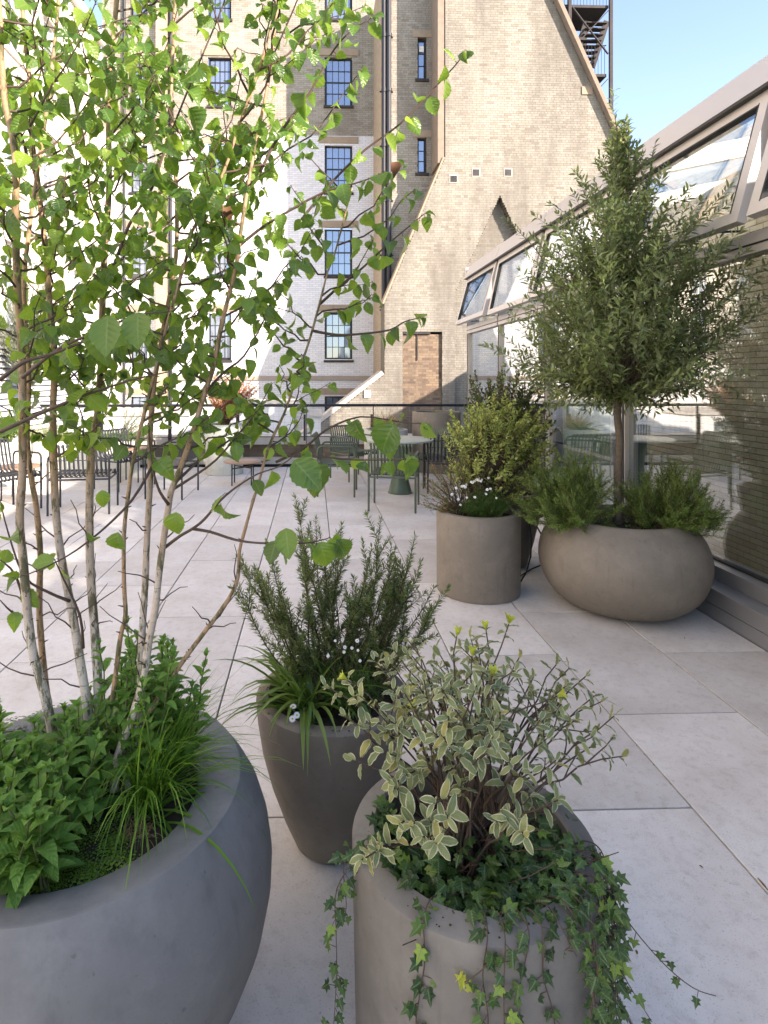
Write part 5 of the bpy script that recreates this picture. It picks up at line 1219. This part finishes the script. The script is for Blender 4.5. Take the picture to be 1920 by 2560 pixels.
for k in range(400):     # mat of ivy over the soil
    a = R(ri.uniform(150, 385)); r = .225*ri.random()**.45; p = inn+(RGT*math.cos(a)+FWD*math.sin(a))*r+Vector((0,0,ri.uniform(.01,.075)))
    its.append((frame(p, (RGT*math.cos(a)+FWD*math.sin(a))*.8+rv(ri,.6)+Vector((0,0,-.1)), Vector((0,0,1))-FWD*.35+rv(ri,.45), ri.uniform(.024,.037)), ri.randrange(3)))
foliage(iv, T_ivy, MT['ivy'], its, n_ind=300)
sv = tpl_mesh('young_leaf', T_ivy[0], MT['tipy'])
for (u, v) in ((1148,2440),(1160,2455),(1175,2478),(1150,2462)): link('young_leaf', sv, iv, basis=frame(at(u,v,1.07), rv(ri)+Vector((0,0,-.4)), -FWD+Vector((0,0,.4)), .022))

# ================================================================== BIRCH BOWL UNDERPLANTING
rmn = random.Random(77); zsoil = 0.545
def mint(loc_list, label, rnd, hts, lsz):
    c = sum(loc_list, Vector())/len(loc_list); t = thing('mint_plant', c, label, 'herb', 'mint clumps in the birch bowl'); items = []; m = MB()
    for b in loc_list:
        H = rnd.uniform(*hts); e = b+Vector((rnd.uniform(-.05,.05), rnd.uniform(-.05,.05), H)); P = curve(b, e, n=5, rnd=rnd, wob=.005); m.tube(P, [.003,.0028,.0026,.0023,.002,.0017], 6, False); L = plen(P); d = L*.25; k = 0; a = rnd.uniform(0,6.28)
        while d < L+.001:
            p, tt = along(P, min(d, L)); f = d/L
            for sg in (0, math.pi):
                h = Vector((math.cos(a+sg), math.sin(a+sg), 0)); d_ = h+Vector((0,0,.30+.9*(f**3)))+rv(rnd,.2); items.append((frame(p, d_, Vector((0,0,1))-h*.2, rnd.uniform(*lsz)*(1.05-.55*f**2)), rnd.randrange(3)))
            a += math.pi/2+rnd.uniform(-.2,.2); d += rnd.uniform(.020,.032)
        for k in range(4): a2 = k*1.57; items.append((frame(P[-1], Vector((math.cos(a2)*.5, math.sin(a2)*.5, 1)), Vector((math.cos(a2),math.sin(a2),.2))*-1, rnd.uniform(.016,.024)), 0))
    m.build('stems', MT['twigg'], t, True, kind='stuff'); foliage(t, T_mint, MT['mint'], items, n_ind=200)
def bl(dx, dy): return P_birch+RGT*dx+FWD*dy+Vector((0,0,zsoil))
mint([q for q in (bl(rmn.uniform(-.28,.06), rmn.uniform(-.27,.02)) for _ in range(125)) if (q-bl(0,0)).length < .262], 'bushy green mint at the front left of the birch bowl', rmn, (.10,.21), (.050,.078))
mint([q for q in (bl(rmn.uniform(.0,.26), rmn.uniform(.0,.24)) for _ in range(70)) if (q-bl(0,0)).length < .262][:42], 'taller green mint at the back right of the birch bowl', rmn, (.18,.35), (.044,.064))
gt = thing('grass_tuft', bl(.17,-.02), 'tuft of fine bright green grass spilling over the right of the birch bowl', 'grass'); gm = MB(); rgr = random.Random(88)
for i in range(230):
    a = rgr.uniform(-1.9, 1.4); d = Vector((math.cos(a)*rgr.uniform(.2,.9), math.sin(a)*rgr.uniform(.1,.8), rgr.uniform(.6,1.3))); strap(None, bl(.16+rgr.uniform(-.035,.035), -.01+rgr.uniform(-.04,.05)), d, rgr.uniform(.20,.40), rgr.uniform(.0025,.005), rgr.uniform(.5,2.0), None, rgr, n=6, into=gm)
gm.build('blades', MT['grass'], gt, True, kind='stuff')
for i in range(9):
    a = rgr.uniform(-1.0, .5); strap(gt, bl(.18+rgr.uniform(-.02,.03), -.03+rgr.uniform(-.03,.03)), (math.cos(a), math.sin(a), rgr.uniform(.4,.9)), rgr.uniform(.24,.36), rgr.uniform(.006,.010), rgr.uniform(1.2,2.4), MT['grass'], rgr)
sm_ = MB()
for i in range(170):
    d = rv(rgr); d.z = abs(d.z)*.8+.1; strap(None, bl(.165+rgr.uniform(-.03,.03), -.085+rgr.uniform(-.03,.02)), d, rgr.uniform(.03,.085), .0014, 2.2, None, rgr, n=4, into=sm_)
tag(sm_.build('straw_tuft', MT['straw']), 'brown dead straw tuft at the rim of the birch bowl', 'grass', kind='stuff')
def fern(root, base, d, L, rnd, mat, wl=.28, n=16):
    P = []; p = Vector(base); d = Vector(d).normalized()
    for i in range(9): P.append(p.copy()); d = (d+Vector((0,0,-.16))).normalized(); p += d*L/8
    m = MB(); m.tube(P, [.0014-.0001*i for i in range(9)], 4, False); o = m.build('frond_stalk', MT['twigg'], root, True); its = []
    for i in range(n):
        f = .12+.88*i/n; q, t = along(P, L*f*.98); s = t.cross(Vector((0,0,1))).normalized(); ll = L*wl*math.sin(math.pi*(f*.86+.12))
        for sg in (-1, 1):
            dd_ = (s*sg+t*.35).normalized()
            for j in range(5): its.append((frame(q+dd_*ll*j/5, (t*.8+dd_*.5)*(1) if j % 2 else (-t*.5+dd_*.8), (0,0,1), ll*.30*(1-.1*j)), rnd.randrange(2)))
    foliage(o, T_oval, mat, its, name='frond')
fr = thing('fern', bl(-.18,.18), 'soft dull green fern at the back left of the birch bowl', 'fern'); rf = random.Random(99)
for i in range(34): a = rf.uniform(.2, 3.9); fern(fr, bl(-.13+rf.uniform(-.12,.12), .15+rf.uniform(-.06,.05)), (math.cos(a), math.sin(a)*.7, rf.uniform(.35,.9)), rf.uniform(.18,.32), rf, MT['fern'])
fb = thing('small_fern', bl(.10,-.15), 'small bright green fern leaning over the front rim of the birch bowl', 'fern')
for i in range(36): a = rf.uniform(-2.8, .8); fern(fb, bl(.06+rf.uniform(-.10,.09), -.14+rf.uniform(-.07,.08)), (math.cos(a), math.sin(a), rf.uniform(.5,1)), rf.uniform(.07,.15), rf, MT['fernb'], n=10)

# ================================================================== VASE: AGAPANTHUS + DAISIES
ra = random.Random(101)
ag = thing('strap_leaf_plant', P_vase+Vector((-.10,-.08,.46)), 'arching strap-leaved plant on the left of the dark vase planter', 'plant')
for i in range(62):
    a = ra.uniform(1.6, 6.0) if i % 4 else ra.uniform(0, 6.28); b = P_vase+RGT*(-.085+ra.uniform(-.035,.035))-FWD*(.06+ra.uniform(-.035,.035))+Vector((0,0,.45)); h = RGT*math.cos(a)+FWD*math.sin(a)
    strap(ag, b, h*ra.uniform(.35,1.0)+Vector((0,0,ra.uniform(.55,1.1))), ra.uniform(.20,.38), ra.uniform(.013,.021), ra.uniform(.9,2.2), MT['strap'], ra)
ag2 = thing('strap_leaf_plant', P_vase+Vector((.05,-.02,.46)), 'few upright strap leaves among the rosemary in the vase planter', 'plant')
for i in range(12): a = ra.uniform(-.6, 3.6); strap(ag2, P_vase+RGT*ra.uniform(0,.09)+FWD*ra.uniform(-.05,.04)+Vector((0,0,.45)), RGT*math.cos(a)*.45+FWD*math.sin(a)*.3+Vector((0,0,1)), ra.uniform(.2,.30), ra.uniform(.009,.013), ra.uniform(.5,1.3), MT['strap'], ra)
def daisy(c, rx, ry, h, nst, fl, label, rnd, r=.011, tilt=-0.4, flat=True):
    t = thing('daisy_plant', c, label, 'flowers', 'white daisy clumps'); its = []; m = MB()
    for i in range(nst):
        a = rnd.uniform(0,6.28); q = math.sqrt(rnd.random()); e = c+Vector((math.cos(a)*rx*q, math.sin(a)*ry*q, h*(1-.55*q*q)*rnd.uniform(.7,1.1))); b = c+Vector((math.cos(a)*rx*q*.35, math.sin(a)*ry*q*.35, 0)); P = curve(b, e, n=3); m.tube(P, [.0012,.001,.0009,.0007], 4, False); L = plen(P); d = L*.15
        while d < L: p, tt = along(P, d); its.append((frame(p, tt*.5+rv(rnd), (0,0,1), rnd.uniform(.013,.024)), rnd.randrange(2))); d += .0048
    foliage(t, T_needle, MT['daisyl'], its, name='leaves'); 
    for (p, tl) in fl: flower(t, p, r*rnd.uniform(.8,1.15), tl); m.tube([p-Vector(tl).normalized()*.002, c+(p-c)*.6-Vector((0,0,.01))], [.0007,.0008], 4, False)
    m.build('stems', MT['twigg'], t, True, kind='stuff')
dv = P_vase+RGT*.07-FWD*.06+Vector((0,0,.455))
daisy(dv, .11, .09, .14, 150, [(at(u, v, 1.93), (ra.uniform(-.3,.3), -.8, ra.uniform(.3,1))) for u, v in ((838,1602),(856,1600),(862,1618),(893,1602),(895,1626),(880,1620),(900,1652),(860,1630),(820,1640)) ], 'feathery white daisies at the front of the dark vase planter', ra, r=.006)
dv2 = at(735, 1802, 1.86)
daisy(P_vase+RGT*(-.09)-FWD*.165+Vector((0,0,.455)), .05, .03, .06, 30, [(at(731,1797,1.84), (0,-.7,.7)), (at(742,1788,1.85), (.2,-.7,.7)), (at(733,1766,1.86), (0,-.3,1))], 'pair of white daisies spilling over the vase rim', ra, r=.0095)
dl = bl(-.27,.10); daisy(bl(-.20,.05), .06, .05, .07, 40, [(at(25,1875,1.40), (.2,-.6,.8)), (at(5,1890,1.38), (0,-.6,.8)), (at(20,1855,1.45),(0,-.2,1)), (at(8,1940,1.33),(0,-.6,.8))], 'small white daisies at the left edge of the birch bowl', ra, r=.008)

# ================================================================== CYLINDER PLANTS
rc = random.Random(111)
def bush(name, label, cat, c, tips, tpl, mat, rnd, lsz, nleaf, spray, twig, n_ind=0, rise=.5, group=None, trunk=None, updir=0.3, tr0=.0045, cat_group=None):
    t = thing(name, c, label, cat, group); its = []; m = MB()
    for tip in tips:
        b = c+Vector((rnd.uniform(-.05,.05), rnd.uniform(-.05,.05), 0)); up = (tip-b)*rise; up.x *= .5; up.y *= .5; P = curve(b, tip, n=6, rnd=rnd, wob=.012, up=up); m.tube(P, [tr0*(1-.75*i/6) for i in range(7)], 5, False); L = plen(P); a = rnd.uniform(0,6.28)
        for k in range(nleaf):
            f = (k+.5)/nleaf; p, tt = along(P, L-spray*(1-f)); sd = tt.orthogonal().normalized(); bd = tt.cross(sd); a += 2.4; h = sd*math.cos(a)+bd*math.sin(a)
            its.append((frame(p+rv(rnd,.006), h*(1.1-.6*f)+tt*(.3+.8*f)+Vector((0,0,updir*.4)), tt+Vector((0,0,.5)), rnd.uniform(*lsz)*(1.1-.3*f)), rnd.randrange(len(tpl))))
    m.build('stems', twig, t, True, kind='stuff'); foliage(t, tpl, mat, its, n_ind=n_ind, name='foliage'); return t
def ell(c, rx, ry, rz0, rz1, n, rnd, inner=.4, lump=.12):
    out = []
    for i in range(n):
        d = rv(rnd); f = (inner+(1-inner)*rnd.random()**.6)*(1+lump*math.sin(d.x*5+d.z*6+d.y*3)); out.append(c+Vector((d.x*rx*f, d.y*ry*f, (d.z*rz1 if d.z > 0 else d.z*rz0)*f)))
    return out
yc_ = at(1240, 1120, 4.50)
bush('golden_shrub', 'golden yellow-green variegated shrub growing from the daisy cylinder', 'shrub', P_cyl+Vector((.04,.06,.53)), ell(yc_, .45, .38, .44, .42, 400, rc, .35), T_oval, MT['yel'], rc, (.030,.046), 14, .12, MT['twig'], n_ind=300)
dcy = P_cyl+RGT*.03-FWD*.12+Vector((0,0,.55)); fl = []
for (u, v) in ((1146,1248),(1151,1262),(1160,1215),(1166,1212),(1163,1218),(1155,1216),(1181,1206),(1186,1203),(1192,1199),(1196,1201),(1202,1203),(1221,1195),(1187,1243),(1167,1244),(1215,1235),(1218,1224),(1226,1222),(1241,1245),(1198,1196),(1205,1199),(1140,1220),(1130,1236),(1178,1205)): fl.append((at(u, v, 4.16+rc.uniform(-.03,.03)+.10*(1250-v)/50), (rc.uniform(-.4,.4), -.9, rc.uniform(.1,.9))))
daisy(dcy, .20, .13, .20, 330, fl, 'mound of white daisies at the front of the taupe cylinder', rc, r=.0105)
tips = [at(u, v, 4.35+rc.uniform(-.1,.1)) for u, v in ((1075,1170),(1082,1205),(1055,1240),(1048,1258),(1085,1230),(1100,1180),(1065,1195),(1095,1250),(1110,1265),(1105,1150),(1150,1140),(1165,1150),(1180,1150),(1215,1160),(1230,1165))]
bush('sprawling_herb', 'reddish sprigs sprawling from the left side of the taupe cylinder', 'herb', P_cyl+RGT*(-.12)-FWD*.05+Vector((0,0,.54)), tips+[t_+rv(rc,.05) for t_ in tips]+[t_+rv(rc,.08) for t_ in tips], T_lance, leaf_mat('sprig_leaf', [(0,(.09,.13,.04)),(.5,(.16,.18,.06)),(.8,(.24,.15,.07)),(1,(.34,.17,.10))], (.4,.35,.1), .25), rc, (.024,.044), 26, .26, MT['twig'], rise=.35)
pc = at(1262, 1060, 5.2)
bush('bronze_shrub', 'dark bronze-tipped evergreen shrub behind the golden shrub', 'shrub', P_dk+Vector((0,0,.55)), ell(pc, .42, .36, .55, .52, 430, rc, .3), T_oval, MT['phot'], rc, (.032,.052), 15, .15, MT['twig'], n_ind=250)
# far planters
rsz = at(561, 1000, 9.75)
bush('red_shrub', 'red and orange-leaved shrub in the pale cylinder planter', 'shrub', P3+Vector((0,0,.75)), ell(at(580,985,9.75), .46, .38, .34, .38, 240, rc, .3), T_oval, MT['red'], rc, (.032,.055), 18, .30, MT['twig'])
gl = thing('moss_cushion', P3+Vector((0,0,.75)), 'low green cushion plant around the foot of the red shrub', 'plant'); gm = MB()
for i in range(260): a = rc.uniform(0,6.28); q = .25*math.sqrt(rc.random()); strap(None, P3+Vector((math.cos(a)*q, math.sin(a)*q, .75)), rv(rc)+Vector((0,0,1)), rc.uniform(.04,.09), .008, .9, None, rc, n=3, into=gm)
gm.build('blades', MT['grass'], gl, True, kind='stuff')
og = thing('ornamental_grass', P2+Vector((0,0,.65)), 'tan feathery ornamental grass in the cream planter behind the table', 'grass'); gm = MB()
for i in range(420): a = rc.uniform(0,6.28); strap(None, P2+Vector((math.cos(a)*.1*rc.random(), math.sin(a)*.1*rc.random(), .65)), (math.cos(a)*rc.uniform(.2,.9), math.sin(a)*rc.uniform(.2,.9), 1), rc.uniform(.3,.62), .005, rc.uniform(.8,2.4), None, rc, n=6, into=gm)
gm.build('blades', MT['tan'], og, True, kind='stuff')
bush('trailing_shrub', 'trailing green plant hanging down the cream planter behind the table', 'plant', P2+Vector((0,-.2,.66)), [P2+Vector((rc.uniform(-.36,.30), -.36+rc.uniform(-.06,.05), rc.uniform(.32,.85))) for _ in range(60)], T_oval, MT['fernb'], rc, (.018,.034), 14, .28, MT['twigg'])
lp = thing('lily_clump', P1+Vector((.05,-.1,.93)), 'low clump of green strap leaves in the tall pale cylinder', 'plant')
for i in range(60): a = rc.uniform(0,6.28); strap(lp, P1+Vector((.06+rc.uniform(-.14,.14), -.08+rc.uniform(-.1,.1), .92)), (math.cos(a), math.sin(a), rc.uniform(.4,1.1)), rc.uniform(.16,.30), .016, rc.uniform(.8,2.0), MT['strap'], rc, n=5)
# left-hand planting
lf = thing('day_lily_clump', P5+Vector((.25,0,.5)), 'bright green arching leaves in the trough on the left', 'plant'); gm = MB()
for i in range(380): a = rc.uniform(0,6.28); strap(None, P5+Vector((rc.uniform(-.1,.85), rc.uniform(-.14,.14), .5)), (math.cos(a)*.7, math.sin(a)*.7, 1), rc.uniform(.25,.48), .014, rc.uniform(.8,2.0), None, rc, n=5, into=gm)
gm.build('blades', MT['grass'], lf, True, kind='stuff')
lg = thing('feather_grass', P5+Vector((-.5,0,.5)), 'pale yellow-green feathery grass at the left end of the trough', 'grass'); gm = MB()
for i in range(420): a = rc.uniform(0,6.28); strap(None, P5+Vector((rc.uniform(-.85,-.15), rc.uniform(-.12,.12), .5)), (math.cos(a)*.6, math.sin(a)*.6, 1), rc.uniform(.35,.62), .005, rc.uniform(.5,1.6), None, rc, n=5, into=gm)
gm.build('blades', MT['yel'], lg, True, kind='stuff')
st = P4+Vector((0,0,.57))
sb = bush('silver_tree', 'silvery evergreen shrub rising before the louvred screen on the far left', 'shrub', at(70,960,9.2), ell(at(70,820,9.2), .62, .5, .95, 1.0, 330, rc, .25), T_lance, MT['silver'], rc, (.04,.075), 44, .75, MT['oliveb'], tr0=.003)
MB().tube([Vector((at(70,960,9.2).x, at(70,960,9.2).y, 0.0)), at(70,955,9.2)], [.03,.022], 8).build('trunk', MT['oliveb'], sb, True)
bush('spiky_plant', 'small spiky green plant in the cream planter at the far left', 'plant', st, ell(st+Vector((0,0,.25)), .3, .3, .1, .3, 70, rc), T_lance, MT['fernb'], rc, (.04,.07), 12, .15, MT['twigg'])
bush('meadow_shrub', 'loose grey-green shrub at the right end of the trough', 'shrub', P5+Vector((.7,0,.5)), ell(P5+Vector((.95,.1,.72)), .42, .3, .25, .38, 120, rc), T_lance, MT['silver'], rc, (.03,.05), 16, .2, MT['twigg'])

nfrag = []; rl = random.Random(202); lm = tpl_mesh('fallen_leaf', T_oval[1], MT['dead'])
for i in range(9):
    u, v = rl.uniform(1250, 1900), rl.uniform(1560, 2500); p = flo(u, v); 
    if (p-P_var).length < .55: continue
    o = link('fallen_leaf', lm, None, basis=Matrix.Translation(p+Vector((0,0,.003))) @ Euler((rl.uniform(-.15,.15), rl.uniform(-.15,.15), rl.uniform(0,6.28))).to_matrix().to_4x4() @ Matrix.Scale(rl.uniform(.006,.016), 4)); tag(o, 'tiny dry brown leaf fragment lying on the paving at right', 'leaf', 'dry leaf fragments on the paving'); nfrag.append((v, u, o))
tg = MB().tube([flo(1895,2195,.004), flo(1908,2210,.006), flo(1920,2225,.004)], [.0016,.003,.0012], 5).build('fallen_twig', MT['dead'], None, True); tag(tg, 'short brown twig lying on the paving by the right edge', 'twig')

for k, (v_, u_, o) in enumerate(sorted(nfrag, key=lambda t: t[0])):
    o['label'] = 'tiny dry leaf fragment on the right-hand paving, ' + ['farthest from the camera','second farthest from the camera','third farthest from the camera','fourth farthest from the camera','fifth farthest from the camera','sixth farthest from the camera','seventh farthest from the camera','eighth farthest from the camera','nearest the camera'][k]
